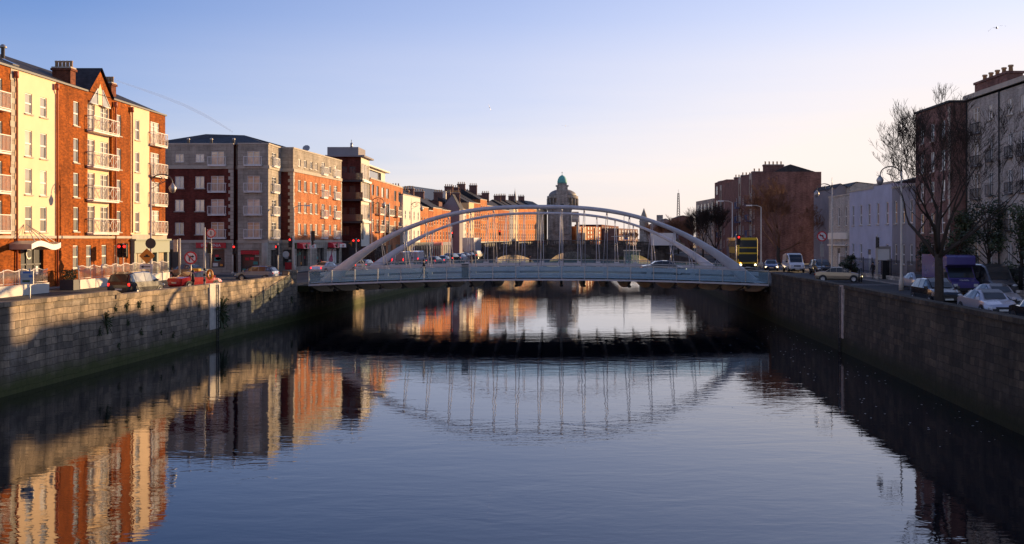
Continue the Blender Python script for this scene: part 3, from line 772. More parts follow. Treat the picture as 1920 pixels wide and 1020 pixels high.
chimney(b1, -39.75, -38.3, 84.1, 85.0, 19.3, 21.05, 5)
chimney(b1, -40.2, -39.2, 94.0, 95.0, 19.3, 21.3, 4)
w_ = MB(); w_.box(0, U(85.2), -.14, .05, 19.22, 19.36, 0, f1.T()); w_.box(U(90.1), U(102.4), -.14, .05, 19.22, 19.36, 0, f1.T()); w_.build('gutter', ['frame_dark'], b1)
# entrance: dark glazed portal under a wavy canopy hung on rods
e = MB(); e.face([f1.p(DOOR[0], 3.4, -.22), f1.p(DOOR[1], 3.4, -.22), f1.p(DOOR[1], 7.15, -.22), f1.p(DOOR[0], 7.15, -.22)])
ent = e.build('entrance_door', ['gl_dark'], b1)
e = MB()
for u in (DOOR[0]+.05, DOOR[0]+1.1, DOOR[0]+2.2, DOOR[1]-.05): e.box(u-.04, u+.04, .14, .2, 3.4, 7.1, 0, f1.T())
e.box(DOOR[0], DOOR[1], .14, .2, 5.6, 5.7, 0, f1.T()); e.build('door_frame', ['frame_dark'], ent)
e = MB(); e.box(DOOR[1]-.95, DOOR[1]-.6, .1, .14, 4.9, 5.5, 0, f1.T()); e.build('notice', ['signwhite'], ent)
t = text_mesh('door_lettering', 'C', 1.1, 'plate', ent, f1.p(DOOR[0]+1.35, 6.35, -.12)-b1.location, (R(90), 0, f1.ang), ext=.004)
c = MB(); top, bot = [], []
for i in range(25):
    k = i/24; y = 73.0+4.3*k; z = 6.95+.16*math.sin(k*2*math.pi-.2)+.1*k; top.append((y, z+.2)); bot.append((y, z-.18))
for i in range(24):
    (a, za), (d, zd_) = top[i], top[i+1]; (_, ya), (_, yd) = bot[i], bot[i+1]
    X0, X1 = -35.9, -37.45
    c.face([(X0, a, ya), (X0, d, yd), (X0, d, zd_), (X0, a, za)], 0, True); c.face([(X0, a, za), (X0, d, zd_), (X1, d, zd_), (X1, a, za)], 1); c.face([(X1, a, ya), (X1, d, yd), (X0, d, yd), (X0, a, ya)], 1)
c.face([(-37.45, 73, bot[0][1]), (-35.9, 73, bot[0][1]), (-35.9, 73, top[0][1]), (-37.45, 73, top[0][1])], 1)
can = c.build('canopy', ['white', 'galv'], b1)
for y in (73.8, 74.8, 75.8, 76.7):
    c = MB(); c.tube([(-37.4, 75.2, 8.5), (-36.05, y, 7.25)], .03, 5); c.build('tie_rod', ['pole'], can)
# sage shopfront at the far end
s = MB(); T = f1.T()
s.box(U(94), U(102.5), -.35, .02, 6.2, 7.44, 0, T); s.box(U(94)-.1, U(102.6), -.5, .02, 7.3, 7.45, 0, T)
for u in (U(94.1), U(97.6), U(99.4), U(102.1)): s.box(u-.05, u+.35, -.3, .02, 3.4, 6.2, 0, T)
shop = s.build('shopfront', ['sage'], b1)
s = MB(); s.box(U(94.45), U(97.55), -.02, .0, 4.0, 6.2, 0, T); s.box(U(99.8), U(102), -.02, .0, 4., 6.2, 0, T); s.build('shop_window', ['gl_warm'], shop)
s = MB(); s.box(U(98), U(99.35), -.02, .0, 3.4, 6.2, 0, T); s.build('shop_door', ['gl_dark'], shop)
s = MB(); s.box(U(94.45), U(97.55), -.06, -.021, 3.4, 4.0, 0, T)
for u in (94.5, 95.5, 96.5, 97.45): s.box(U(u)-.04, U(u)+.04, -.06, -.021, 4.0, 6.2, 0, T)
s.build('window_bars', ['sage'], shop)
# front garden: rendered low wall, railings, planter
def railing(label, y0, y1, x, zb, h, sec=2.1):
    r = empty('railing_fence', (x, y0, zb), label, 'fence')
    b = MB(); b.box(x-.12, x+.12, y0, y1, zb-.9, zb); b.build('plinth', ['render_white'], r)
    n = max(1, round((y1-y0)/sec)); ph = 0
    for i in range(n):
        a, c = y0+(y1-y0)*i/n, y0+(y1-y0)*(i+1)/n; b = MB()
        pts = [(x, a+(c-a)*k/10, zb+h+.07*math.sin(2*math.pi*k/10)) for k in range(11)]; b.tube(pts, .035, 5); b.tube([(x, a, zb+.1), (x, c, zb+.1)], .025, 4)
        m = 14
        for k in range(m): yy = a+(c-a)*(k+.5)/m; b.tube([(x, yy, zb+.1), (x, yy, zb+h+.07*math.sin(2*math.pi*(k+.5)/m))], .013, 4)
        b.tube([(x, a, zb), (x, a, zb+h+.1)], .04, 5); b.build('railing_panel', ['railing'], r)
    return r
railing('wavy topped pale railing on a low wall in front of the brick flats', 78.6, 96.8, -35.2, 4.45, .95)
railing('wavy topped pale railing left of the dark entrance portal', 60, 73.8, -35.2, 4.45, .95)
pl = empty('planter', (-35.4, 77.6, 3.7), 'dark square planter with clipped shrub beside the flats entrance', 'planter')
b = MB(); b.box(-35.9, -34.9, 77.1, 78.1, 3.7, 4.5); b.build('tub', ['darkgrey'], pl)
b = MB(); g = random.Random(5)
for _ in range(420):
    c = Vector((-35.4+g.uniform(-.45, .45), 77.6+g.uniform(-.45, .45), 4.5+g.uniform(0, .7))); d = Vector((g.gauss(0, 1), g.gauss(0, 1), g.gauss(0, 1))).normalized(); e_ = d.orthogonal().normalized()
    b.face([c-d*.06, c+e_*.04, c+d*.06, c-e_*.04])
b.build('shrub', ['leaf'], pl)

# ------------------------------------------------------------------ LEFT BANK: corner block with stone top storey
b2 = empty('corner_apartment_building', (-42, 140, 3.3), 'five storey corner block of brick with grey stone top floor and shops', 'building')
ZT, ZC0, ZC1, ZS = 18.75, 15.85, 16.25, 7.3
rows = [(16.65, 17.65), (13.5, 14.95), (10.75, 12.15), (7.95, 9.4)]; frows = [(16.26, 17.95), (13.1, 15.0), (10.35, 12.2), (7.55, 9.45)]
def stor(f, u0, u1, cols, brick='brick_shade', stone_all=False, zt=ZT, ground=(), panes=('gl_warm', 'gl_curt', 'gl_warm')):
    """cols: (u0, u1, kind) kind 's' small, 'f' french with balcony"""
    ops = []; k = 0
    for a, c, kd in cols:
        for i, (z0, z1) in enumerate(frows if kd == 'f' else rows):
            ops.append((a, c, z0, z1)); pn = panes[(k*7+i*3) % len(panes)]; k += 1
            st = 'french' if kd == 'f' else ('case' if c-a > .95 else 'plain')
            put_window(b2, f, a, c, z0, z1, st, pn, sill=kd != 'f')
            if kd == 'f': balcony(b2, f, a-.3, c+.3, z0+.02, .95, .4, 'bars', 'white')
    m = MB(); wall(m, f, u0, u1, ZC1, zt, ops, .16); 
    if not stone_all: m.build('stone_attic_wall', ['stone'], b2); m = MB()
    else: wall(m, f, u0, u1, ZS, ZC0, ops, .16); m.build('stone_wall', ['stone'], b2); m = MB()
    wall(m, f, u0, u1, 3.2, ZS-.02, ground, .5, 0, None); m.build('ground_floor_wall', ['stone'], b2)
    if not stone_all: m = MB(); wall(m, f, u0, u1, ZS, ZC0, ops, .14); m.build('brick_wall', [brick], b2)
    m = MB(); m.box(u0, u1, -.12, .05, ZC0, ZC1, 0, f.T()); m.box(u0, u1, -.1, .05, ZS-.35, ZS, 0, f.T()); m.box(u0, u1, -.08, .25, zt, zt+.18, 0, f.T()); m.build('cornice', ['stone_band'], b2)
def quoin(f, u, sgn=1, z0=7.4, z1=15.8):
    m = MB(); n = int((z1-z0)/.42)
    for i in range(n):
        z = z0+i*.42; L = .62 if i % 2 else .38; a, c = sorted((u, u-sgn*L)); m.box(a, c, -.045, .03, z+.01, z+.4, 0, f.T())
    m.build('quoins', ['stone_band'], b2)
fA = Face(-50, 128, 1, 0); X = lambda px: wx(px, 128)+50
cA = [(X(328), X(344.5), 's'), (X(366), X(383), 's'), (X(395.6), X(420), 'f')]
gA = [(X(318), X(338), 3.3, 6.2), (X(392), X(421), 4.0, 6.2)]
stor(fA, 0, X(438), cA, ground=gA); quoin(fA, X(438))
fA2 = Face(wx(438, 128), 128.9, 1, 0); stor(fA2, 0, wx(447, 128)-wx(438, 128)+.02, [])
fB = Face(wx(446, 127.6), 127.6, 1, 0); LB = wx(503, 127.6)-wx(446, 127.6)
gB = [(.35, LB-1.1, 3.3, 6.1)]
stor(fB, 0, LB, [(wx(463, 127.6)-wx(446, 127.6), wx(487, 127.6)-wx(446, 127.6), 'f')], stone_all=True, ground=gB, panes=('gl_warm', 'gl_warm', 'gl_curt'))
XB = wx(503, 127.6)
fS = Face(XB, 127.6, 0, 1); stor(fS, 0, 5.9, [(1.6, 3.6, 'f')], stone_all=True, ground=[(1.2, 4.9, 3.3, 6.1)], panes=('gl_dark', 'gl_grey'))
fC = Face(XB, 133.5, 1, 0); LC = wx(549.5, 133.5)-XB; stor(fC, 0, LC, [], ground=[(.25, LC-.2, 4., 6.1)]); quoin(fC, LC)
fD = Face(XB+LC, 133.5, 1.55, 22.5)
ud = fD.upx; LD = ud(640.5)
cD = [(ud(a), ud(c), k) for a, c, k in ((558.8, 564.2, 's'), (569.7, 575, 's'), (581, 586, 's'), (590.6, 595.4, 's'), (603, 609, 'f'), (617, 621, 's'), (626, 632, 'f'))]
gD = [(ud(556), ud(577), 3.9, 6.2), (ud(594), ud(608), 3.9, 6.2), (ud(613), ud(636), 3.9, 6.2)]
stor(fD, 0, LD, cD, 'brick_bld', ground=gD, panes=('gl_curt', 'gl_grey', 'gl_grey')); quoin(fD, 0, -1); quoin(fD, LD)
e = fD.p(LD, 0)
m = MB()
for P in ([(e.x, e.y), (e.x-14, e.y+1)], [(e.x-14, e.y+1), (-50, 150)], [(-50, 150), (-50, 128)]):
    (xa, ya), (xb, yb) = P; m.face([(xa, ya, 3.2), (xb, yb, 3.2), (xb, yb, ZT), (xa, ya, ZT)])
for xa, ya, xb, yb in ((wx(446, 127.6), 128.9, wx(446, 127.6), 127.6), (wx(438, 128), 128, wx(438, 128), 128.9)):
    m.face([(xa, ya, 3.2), (xb, yb, 3.2), (xb, yb, ZT), (xa, ya, ZT)])
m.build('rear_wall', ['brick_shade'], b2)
m = MB()      # low hipped slate roof behind the parapet
pl_ = [(-50, 128.3), (-38, 128.3), (XB-.3, 127.9), (XB-.3, 133.8), (XB+LC-.3, 133.8), (e.x-.3, e.y-.3), (e.x-13, e.y+.5), (-50, 150)]
r0, r1 = Vector((-45, 137, 20.9)), Vector((-40.5, 138.5, 20.9)); r2 = Vector((-38.6, 155, 20.2))
P3 = [Vector((x, y, 18.8)) for x, y in pl_]
m.face([P3[0], P3[1], r1, r0]); m.face([P3[1], P3[2], r1]); m.face([P3[2], P3[3], r1]); m.face([P3[3], P3[4], r1]); m.face([P3[4], P3[5], r2, r1]); m.face([P3[5], P3[6], r2]); m.face([P3[6], P3[7], r0, r1, r2]); m.face([P3[7], P3[0], r0])
rf2 = m.build('roof', ['slate'], b2)
for x in (-44.7, -41.9, -39.2):
    m = MB(); m.lathe([(.16, 0), (.16, .5), (.22, .55), (.1, .7)], (x, 129.6, 19.0), 7); m.build('roof_vent', ['galv'], rf2)
m = MB(); a_ = fD.p(LD*.42, 19, -1.2); m.lathe([(.05, 0), (.45, .12), (.5, .2)], (a_.x, a_.y, a_.z+.5), 10, 0, True, Matrix.Rotation(R(60), 4, 'X')); m.tube([a_, a_+Vector((0, 0, .6))], .04, 5); m.build('satellite_dish', ['galv'], rf2)
# shops at street level
def shop_face(f, u0, u1, z0, z1, depth=.4, mats=('shop_int',), name='shop_window'):
    m = MB(); m.box(u0+.02, u1-.02, depth-.06, depth-.02, z0, z1, 0, f.T()); o = m.build(name, mats, b2)
    m = MB(); n = max(1, round((u1-u0)/1.6))
    for i in range(n+1):
        u = u0+.05+(u1-u0-.1)*i/n; m.box(u-.04, u+.04, depth-.12, depth-.061, z0, z1, 0, f.T())
    m.box(u0, u1, depth-.12, depth-.061, z0+.5*(z1-z0)+.7, z0+.5*(z1-z0)+.76, 0, f.T()); m.build('mullions', ['frame_dark'], o)
    return o
for f, a, c, z0, z1 in [(fA, *g_) for g_ in gA]+[(fB, *gB[0]), (fS, 1.2, 4.9, 3.3, 6.1), (fC, .25, LC-.2, 4., 6.1)]+[(fD, *g_) for g_ in gD]: shop_face(f, a, c, z0, z1)
def board(f, u0, u1, z0, z1, mat, off=.14, name='fascia_sign', txt=None, size=.5, tm='signwhite', parent=None):
    m = MB(); m.box(u0, u1, -off, -.005, z0, z1, 0, f.T()); o = m.build(name, [mat], parent or b2)
    if txt: text_mesh('sign_lettering', txt, size, tm, o, f.p((u0+u1)/2, (z0+z1)/2-.03, off+.012)-(parent or b2).location, (R(90), 0, f.ang), ext=.006)
    return o
board(fA, X(368), X(424), 6.35, 7.0, 'red_sign', txt='INSOMNIA', size=.5)
board(fB, .35, 1.7, 5.6, 6.05, 'red_sign', .05); board(fB, 1.75, LB-1.1, 5.55, 6.05, 'red_sign', .06)
board(fC, 1.7, 2.0, 6.2, 6.9, 'leaf', .3); board(fC, .5, 1.35, 3.6, 4.5, 'red_sign', -.28)
m = MB(); m.lathe([(.42, 0), (.42, .05)], fC.p(.62, 5.5, .02), 18, 0, True, Matrix.Rotation(R(90), 4, 'X')); m.build('round_sign', ['signwhite'], b2)
g = random.Random(11)
for f, a, c, z0, z1, n in [(fA, *gA[1], 7), (fB, *gB[0], 5), (fC, .25, LC-.2, 4., 6.1, 8), (fD, *gD[0], 5), (fD, *gD[1], 4)]:
    for i in range(n):
        u = g.uniform(a+.25, c-.25); z = g.uniform(z0+.2, z1-.6); s_ = g.uniform(.2, .42)
        m = MB(); m.box(u-s_*.8, u+s_*.8, .3, .335, z-s_*.5, z+s_*.6, 0, f.T()); m.build('window_poster', [g.choice(['red_sign', 'orange', 'signwhite', 'teal', 'pinkred', 'plate'])], b2)
u0, u1 = gD[2][:2]; m = MB(); m.box(u0+.5, u1-.5, .29, .33, 3.95, 6.1, 0, fD.T()); ps = m.build('window_poster', ['signwhite'], b2)
m = MB()
for i in range(26):
    a = g.uniform(0, 6.28); r_ = g.uniform(.1, .75); c = fD.p((u0+u1)/2+r_*math.cos(a)*1.3, 4.55+r_*math.sin(a)*.75, -.28)
    m.lathe([(.26, 0), (.26, .004+i*.0004)], c, 7, 0, False, Matrix.Rotation(fD.ang-R(90), 4, 'Z') @ Matrix.Rotation(R(90), 4, 'Y'))
m.tube([fD.p((u0+u1)/2+.1, 4.9, -.27), fD.p((u0+u1)/2+.2, 5.4, -.27), fD.p((u0+u1)/2+.7, 6.05, -.27)], .06, 5); m.build('flower_print', ['pink'], ps)
for u0, u1 in ((ud(556.5), ud(580.5)), (ud(615), ud(637.5))):
    a = MB(); pr = [(0, 7.0), (.75, 6.75), (.95, 6.2), (.9, 6.2), (0, 6.25)]
    a.prism([fD.p(u0, z, o) for o, z in pr], (0, 0, 0), fD.d*(u1-u0)); aw = a.build('awning', ['pinkred'], b2)
    board(fD, u0+(u1-u0)*.42, u1-.35, 6.22, 6.72, 'signwhite', .99, 'awning_sign', 'SPAR', .46, 'red_sign', b2)
    m = MB(); c = fD.p(u0+(u1-u0)*.2, 6.55, .9); m.lathe([(.3, 0), (.3, .1)], c, 14, 0, True, Matrix.Rotation(R(90), 4, 'Y')); m.build('round_emblem', ['leaf'], aw)
m = MB(); m.tube([fB.p(LB-.4, 3.3, .05), fB.p(LB-.4, 7.0, .05)], .38, 16); m.build('corner_column', ['stone_band'], b2)

# ------------------------------------------------------------------ LEFT BANK: modern block with glazed corner
b3 = empty('modern_apartment_building', (-33, 170, 3.3), 'modern block with glazed dark corner, rooftop mast and sunlit brick river front', 'building')
YW = 163.; XW0, XW1 = wx(640.5, YW)-.4, wx(677, YW)
fW = Face(XW0-8, YW, 1, 0); LW_ = XW1-XW0+8
lv = [wz(p, YW) for p in (452, 415, 374, 338, 304)]            # floor bands of the dark west end
m = MB(); ops = []
for i in range(1, 4):
    for a, c in ((8.3, 9.2), (9.6, 10.5)): ops.append((a, c, lv[i]+.6, lv[i]+2.1))
ops.append((8.4, 9.6, lv[0]+.9, lv[0]+2.3))
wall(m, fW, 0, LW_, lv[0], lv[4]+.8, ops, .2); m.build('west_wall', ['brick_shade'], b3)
for a, c, z0, z1 in ops: put_window(b3, fW, a, c, z0, z1, 'case', 'gl_dark', 'frame_dark', False)
for z in lv[1:4]:
    m = MB(); m.box(5.5, LW_+.5, -1.4, .0, z-.28, z, 0, fW.T()); s_ = m.build('balcony_slab', ['darkgrey'], b3)
    m = MB(); m.box(5.5, LW_+.5, -1.4, -1.36, z+.05, z+1.05, 0, fW.T()); m.build('balcony_glass', ['gl_dark'], s_)
m = MB(); wall(m, fW, 0, LW_, 3.2, lv[0]-.02, [(6.2, 9.5, 3.3, 6.2)], .5); m.build('shop_wall', ['darkgrey'], b3)
m = MB(); m.box(6.2, 9.5, .4, .45, 3.3, 6.2, 0, fW.T()); m.build('shop_window', ['shop_int'], b3)
for k in range(4):
    pass
st_ = MB(); c = fW.p(9.9, 6.75, .08)
for i in range(4):
    a = i*math.pi/2; st_.prism([c+Vector((.5*math.cos(a), 0, .5*math.sin(a))), c+Vector((.16*math.cos(a+.78), 0, .16*math.sin(a+.78))), c, c+Vector((.16*math.cos(a-.78), 0, .16*math.sin(a-.78)))], (0, -.03, 0), (0, 0, 0))
st_.build('star_sign', ['orange'], b3)
fR = Face(XW1, YW, .0, 1); LR = 7.2
m = MB(); wall(m, fR, 0, LR, 3.2, lv[4]+.8, [(.3, LR-.6, z+.25, z+2.7) for z in lv[1:4]]+[(.3, 2.2, lv[0]+.2, lv[0]+2.9)], .15); m.build('bay_wall', ['render_white'], b3)
for z in lv[1:4]:
    n = 3
    for i in range(n): put_window(b3, fR, .3+(LR-.9)*i/n, .3+(LR-.9)*(i+1)/n, z+.25, z+2.7, 'case', 'gl_curt', 'galv', False)
    m = MB(); m.box(-.5, LR+.1, -.35, .0, z-.2, z+.12, 0, fR.T()); m.build('floor_band', ['galv'], b3)
put_window(b3, fR, .3, 2.2, lv[0]+.2, lv[0]+2.9, 'case', 'gl_grey', 'galv', False)
m = MB(); m.box(XW0-2, XW1+.6, YW-.6, YW+8, lv[4]+.8, lv[4]+1.05, 0); m.box(XW0-2, XW1-.6, YW+1, YW+7, lv[4]+1.05, lv[4]+2.4, 0); m.build('roof_box', ['render_grey'], b3)
m = MB(); x = wx(659, YW+3); m.tube([(x, YW+3, lv[4]+2.4), (x, YW+3, wz(268, YW+3))], .2, 8); m.tube([(x, YW+3, wz(268, YW+3)), (x, YW+3, wz(262, YW+3))], .05, 5); m.build('mast', ['galv'], b3)
fE = Face(XW1+.15, YW+LR, .35, 30); ue = fE.upx; LE = ue(755)
zE = wz(343, 183); ze = lambda p: wz(p, 178)
fl = [5.9, 8.7, 11.6, 14.3]; ops = []; wn = []
for px0, px1 in ((697, 701), (706, 710), (715.5, 720), (724, 729)):
    for i, z in enumerate(fl[1:]):
        a, c = ue(px0), ue(px1); o = (a, c, z-.1 if i < 2 else z+.15, z+1.9); ops.append(o); wn.append((*o, 'plain' if i == 2 else 'french'))
for px0, px1 in ((739, 743), (747, 751)):
    for z in fl[1:]: o = (ue(px0), ue(px1), z, z+1.9); ops.append(o); wn.append((*o, 'plain'))
gr = [(ue(a), ue(c), 3.4, 6.4) for a, c in ((698, 706), (712, 722), (727, 735), (742, 752))]
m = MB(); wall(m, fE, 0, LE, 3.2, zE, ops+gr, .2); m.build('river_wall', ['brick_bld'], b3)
for i, (a, c, z0, z1, st) in enumerate(wn): put_window(b3, fE, a, c, z0, z1, st, ['gl_curt', 'gl_dark', 'gl_dark', 'gl_grey'][i % 4], 'frame_dark' if i % 3 else 'galv', False)
for a, c, z0, z1 in gr: m = MB(); m.box(a, c, .1, .15, z0, z1, 0, fE.T()); m.build('shop_window', ['shop_int'], b3)
for px0, px1 in ((704, 712), (722, 731), (738, 745)):
    for z in fl[1:3]: balcony(b3, fE, ue(px0), ue(px1), z-.1, 1.05, .8, 'bars', 'galv')
for px in (712.5, 721, 745.5): m = MB(); m.box(ue(px)-.35, ue(px)+.35, -.85, -.78, 6.3, 13.6, 0, fE.T()); m.build('glass_screen', ['gl_grey'], b3)
m = MB(); m.box(0, LE, -.1, .3, zE, zE+.22, 0, fE.T()); m.build('parapet_cap', ['stone_band'], b3)
fP = Face(XW1-1.1, YW+LR, .35, 30); L2 = ue(735)
m = MB(); wall(m, fP, 0, L2, zE, zE+2.2, [(1.5, L2-4, zE+.25, zE+1.9)], .4, 0); m.box(-.3, L2+1.2, -.7, 2, zE+2.2, zE+2.45, 0, fP.T()); m.build('penthouse', ['render_white'], b3)
m = MB(); m.box(1.5, L2-4, .3, .35, zE+.25, zE+1.9, 0, fP.T()); m.build('penthouse_glazing', ['gl_dark'], b3)
m = MB(); q = fE.p(LE, 0); m.face([(q.x, q.y, 3.2), (q.x-12, q.y, 3.2), (q.x-12, q.y, zE), (q.x, q.y, zE)]); m.face([(q.x, q.y, zE), (q.x-12, q.y, zE), (XW1-12, YW+LR, zE), (XW1, YW+LR, zE)]); m.build('rear_wall', ['brick_bld'], b3)

# ------------------------------------------------------------------ LEFT BANK: terrace of older houses curving away
QP = [(640, 156), (694, 170), (755, 200), (788, 220), (812, 235), (845, 257), (880, 280), (905, 297), (930, 315), (965, 342), (1000, 370), (1027, 392)]
def quay_pt(px): y = lerp(QP, px); return Vector((wx(px, y), y, 0))
M['brick_o1'] = bricks('apricot_brick', (.74, .25, .07), (.58, .18, .05), (.4, .22, .12)); M['brick_o2'] = bricks('rust_brick', (.58, .17, .05), (.46, .12, .04), (.34, .18, .1))
M['render_pale'] = plain('pale_ochre_render', (.78, .52, .27), .85, var=.1, scale=.5)
def house(px0, px1, topy, mat, cols, rows, label, cat='house', deep=11, chim=2, shop='darkgrey', roofc='slate', win='gl_dark', gable=True):
    a, c = quay_pt(px0+.15), quay_pt(px1-.15); f = Face(a.x, a.y, c.x-a.x, c.y-a.y); L = f.L
    zt = wz(topy, a.y); r = empty('terraced_house', (a.x, a.y, 3.3), label, cat, 'terraced houses along the sunlit quay')
    g0 = 6.7; hs = (zt-.8-g0)/rows; ops = []
    for i in range(rows):
        for k in range(cols):
            u = L*(k+.5)/cols; hw = min(.55, L/cols*.28); z0 = g0+hs*i+.5; ops.append((u-hw, u+hw, z0, z0+min(1.9, hs*.66)*(1 if i < rows-1 else .8)))
    m = MB(); wall(m, f, 0, L, g0, zt, ops, .2); bk = -f.n*deep
    A, B = f.p(0, 0), f.p(L, 0)
    for P, Q in ((A+bk, A), (B, B+bk), (B+bk, A+bk)): m.face([(P.x, P.y, 3.2), (Q.x, Q.y, 3.2), (Q.x, Q.y, zt), (P.x, P.y, zt)])
    m.box(0, L, -.06, .2, zt, zt+.2, 1, f.T()); m.build('wall', [mat, 'stone_band'], r)
    for o in ops: put_window(r, f, *o, 'sash', win if rnd.random() < .75 else 'gl_grey', 'frame', True)
    m = MB(); m.box(0.05, L-.05, -.15, .1, 5.9, 6.7, 0, f.T())
    n = max(2, int(L/2.5))
    for i in range(n+1): u = .2+(L-.4)*i/n; m.box(u-.15, u+.15, -.1, .1, 3.2, 5.9, 0, f.T())
    sf = m.build('shopfront', [shop], r); m = MB(); m.box(.1, L-.1, -.02, .02, 3.3, 5.9, 0, f.T()); m.build('shop_window', ['shop_int'], sf)
    m = MB(); rh = min(3.2, deep*.28); P = [f.p(0, zt, -.1), f.p(L, zt, -.1), f.p(L, zt+rh, -deep/2), f.p(0, zt+rh, -deep/2), f.p(L, zt, -deep), f.p(0, zt, -deep)]
    m.face([P[0], P[1], P[2], P[3]]); m.face([P[3], P[2], P[4], P[5]]); m.face([P[0], P[3], P[5]]); m.face([P[1], P[4], P[2]]); m.build('roof', [roofc], r)
    for i in range(chim):
        u = .5 if i == 0 else L-.5; c_ = f.p(u, 0, -deep*(.5 if i == 0 else .35)); zc = zt+rh*.6
        chimney(r, c_.x-1.1, c_.x+1.1, c_.y-.5, c_.y+.5, zt, zt+rh+1.3, 4, 'brick_brown', 'x')
    return r
HS = [(755.5, 788, 365, 'render_white', 4, 2, 'white rendered three storey house next to the modern brick block', 0, 'black'),
 (788, 803.5, 388, 'brick_o1', 3, 2, 'bright orange brick house right beside the tall white house', 1, 'black'),
 (803.5, 812, 395, 'brick_o2', 2, 2, 'low narrow rust brick house with a grey roof', 1, 'darkgrey'),
 (812, 829, 390, 'brick_o1', 3, 2, 'orange brick house over a dark red shopfront', 1, 'red_sign'),
 (829, 845, 394, 'brick_o2', 3, 2, 'orange brick house with pale shop shutters, nearest the grey gable', 1, 'render_grey'),
 (861, 874.5, 392, 'render_white', 3, 3, 'narrow white rendered house right of the grey gable', 1, 'render_white'),
 (874.5, 879, 402, 'brick_o1', 1, 2, 'very narrow low orange house squeezed between two pale houses', 0, 'darkgrey'),
 (879, 889, 380, 'render_pale', 2, 4, 'cream coloured four storey house among the orange bricks', 1, 'black'),
 (889, 900.5, 381, 'brick_o2', 3, 3, 'rust brick house between the cream house and the tallest house', 1, 'black'),
 (900.5, 913, 374, 'brick_o1', 3, 4, 'tallest orange brick house with big chimney stacks', 2, 'darkgrey'),
 (913, 934.5, 386, 'brick_o1', 5, 3, 'wide orange brick house stepping down from the tallest one', 2, 'black'),
 (934.5, 955, 393, 'brick_o2', 5, 3, 'wide dull brick house left of the dark gap', 1, 'darkgrey'),
 (955, 963, 392, 'render_grey', 2, 3, 'dark grey shaded house under the thin spire', 0, 'black'),
 (963, 972, 392, 'render_pale', 2, 3, 'pale ochre house seen between the bridge hangers', 1, 'black'),
 (972, 988, 391, 'brick_o1', 4, 3, 'orange brick house left of a slim dark downpipe gap', 1, 'darkgrey'),
 (988, 1005, 391, 'brick_o1', 4, 3, 'orange brick house two along from the church', 1, 'black'),
 (1005, 1026, 391, 'render_pale', 5, 3, 'glowing ochre house standing against the church', 1, 'red_sign')]
for h in HS: house(*h[:7], chim=h[7], shop=h[8], deep=11 if h[0] > 760 else 13)
# big grey gabled house standing end-on
def gable_block(name, px0, px1, y, topy, ridgey, depth, mat, label, roofc='slate', ridge_x=.5, axis='y', cat='building'):
    x0, x1 = wx(px0, y), wx(px1, y); zt, zr = wz(topy, y), wz(ridgey, y); xm = x0+(x1-x0)*ridge_x
    r = empty(name, (x0, y, 3.3), label, cat); m = MB()
    m.face([(x0, y, 3), (x1, y, 3), (x1, y, zt), (xm, y, zr), (x0, y, zt)]); m.face([(x1, y+depth, 3), (x0, y+depth, 3), (x0, y+depth, zt), (xm, y+depth, zr), (x1, y+depth, zt)])
    m.face([(x1, y, 3), (x1, y+depth, 3), (x1, y+depth, zt), (x1, y, zt)]); m.face([(x0, y+depth, 3), (x0, y, 3), (x0, y, zt), (x0, y+depth, zt)]); m.build('wall', [mat], r)
    if zr > zt+.05:
        m = MB(); o = .15
        m.face([(x0-o, y-o, zt-.05), (xm, y-o, zr+.1), (xm, y+depth, zr+.1), (x0-o, y+depth, zt-.05)]); m.face([(xm, y-o, zr+.1), (x1+o, y-o, zt-.05), (x1+o, y+depth, zt-.05), (xm, y+depth, zr+.1)]); m.build('roof', [roofc], r)
    return r
gb = gable_block('gabled_house', 826, 861.5, 262, 392, 364, 14, 'render_grey', 'big grey gabled house with dark slate roof standing end on', ridge_x=.62)
chimney(gb, wx(838, 266), wx(845, 266), 265, 266.2, 15, wz(360, 266), 4, 'brick_brown'); chimney(gb, wx(846, 270), wx(862, 270), 270, 271, 15, wz(361, 270), 6, 'brick_brown')
gable_block('brick_block', 788, 823, 252, 377, 376, 14, 'brick_brown', 'dark red brick block behind the terrace with a sunlit end'); 
gable_block('long_pale_building', 700, 836, 275, 358, 349, 24, 'render_white', 'long pale roofed building rising behind the terrace')
gable_block('slate_roofed_row', 868, 934, 330, 388, 373, 16, 'brick_brown', 'dark slate roofed row behind the cream coloured house', ridge_x=.3)
gable_block('flat_topped_block', 917, 966, 362, 378, 376, 16, 'brick_brown', 'dark flat topped block left of the thin spire')
m = MB(); x = wx(965.5, 362); m.lathe([(.5, 0), (.42, 2), (.05, 4.2), (.02, 5)], (x, 362, wz(380, 362)), 6); tag(m.build('spirelet', ['stone_far']), 'thin dark spirelet above the terrace roofs', 'spire')
# ------------------------------------------------------------------ far: church with cupola and dome
YC = 385.; K = YC/F
ch = empty('domed_church', (wx(1055, YC), YC, 3.3), 'dark stone church with a dome and a green copper cupola on its tower', 'church')
def CX_(px): return wx(px, YC)
xc = CX_(1055); zb = wz(392, YC)
m = MB(); m.box(CX_(1027), CX_(1072), YC, YC+30, 3.2, zb); m.box(CX_(1027)-.3, CX_(1072)+.3, YC-.3, YC+30, zb, zb+.7); m.build('nave_wall', ['stone_far'], ch)
m = MB(); yt = YC+6; m.lathe([(5.3, zb+.7), (5.3, wz(373, yt)), (5.7, wz(373, yt)), (5.7, wz(368, yt)), (5.0, wz(367, yt))], (xc, yt, 0), 28)
for i in range(20):
    a = i*math.pi/10; m.tube([(xc+5.55*math.cos(a), yt+5.55*math.sin(a), zb+.7), (xc+5.55*math.cos(a), yt+5.55*math.sin(a), wz(373, yt))], .28, 6)
m.build('dome_drum', ['stone_far'], ch)
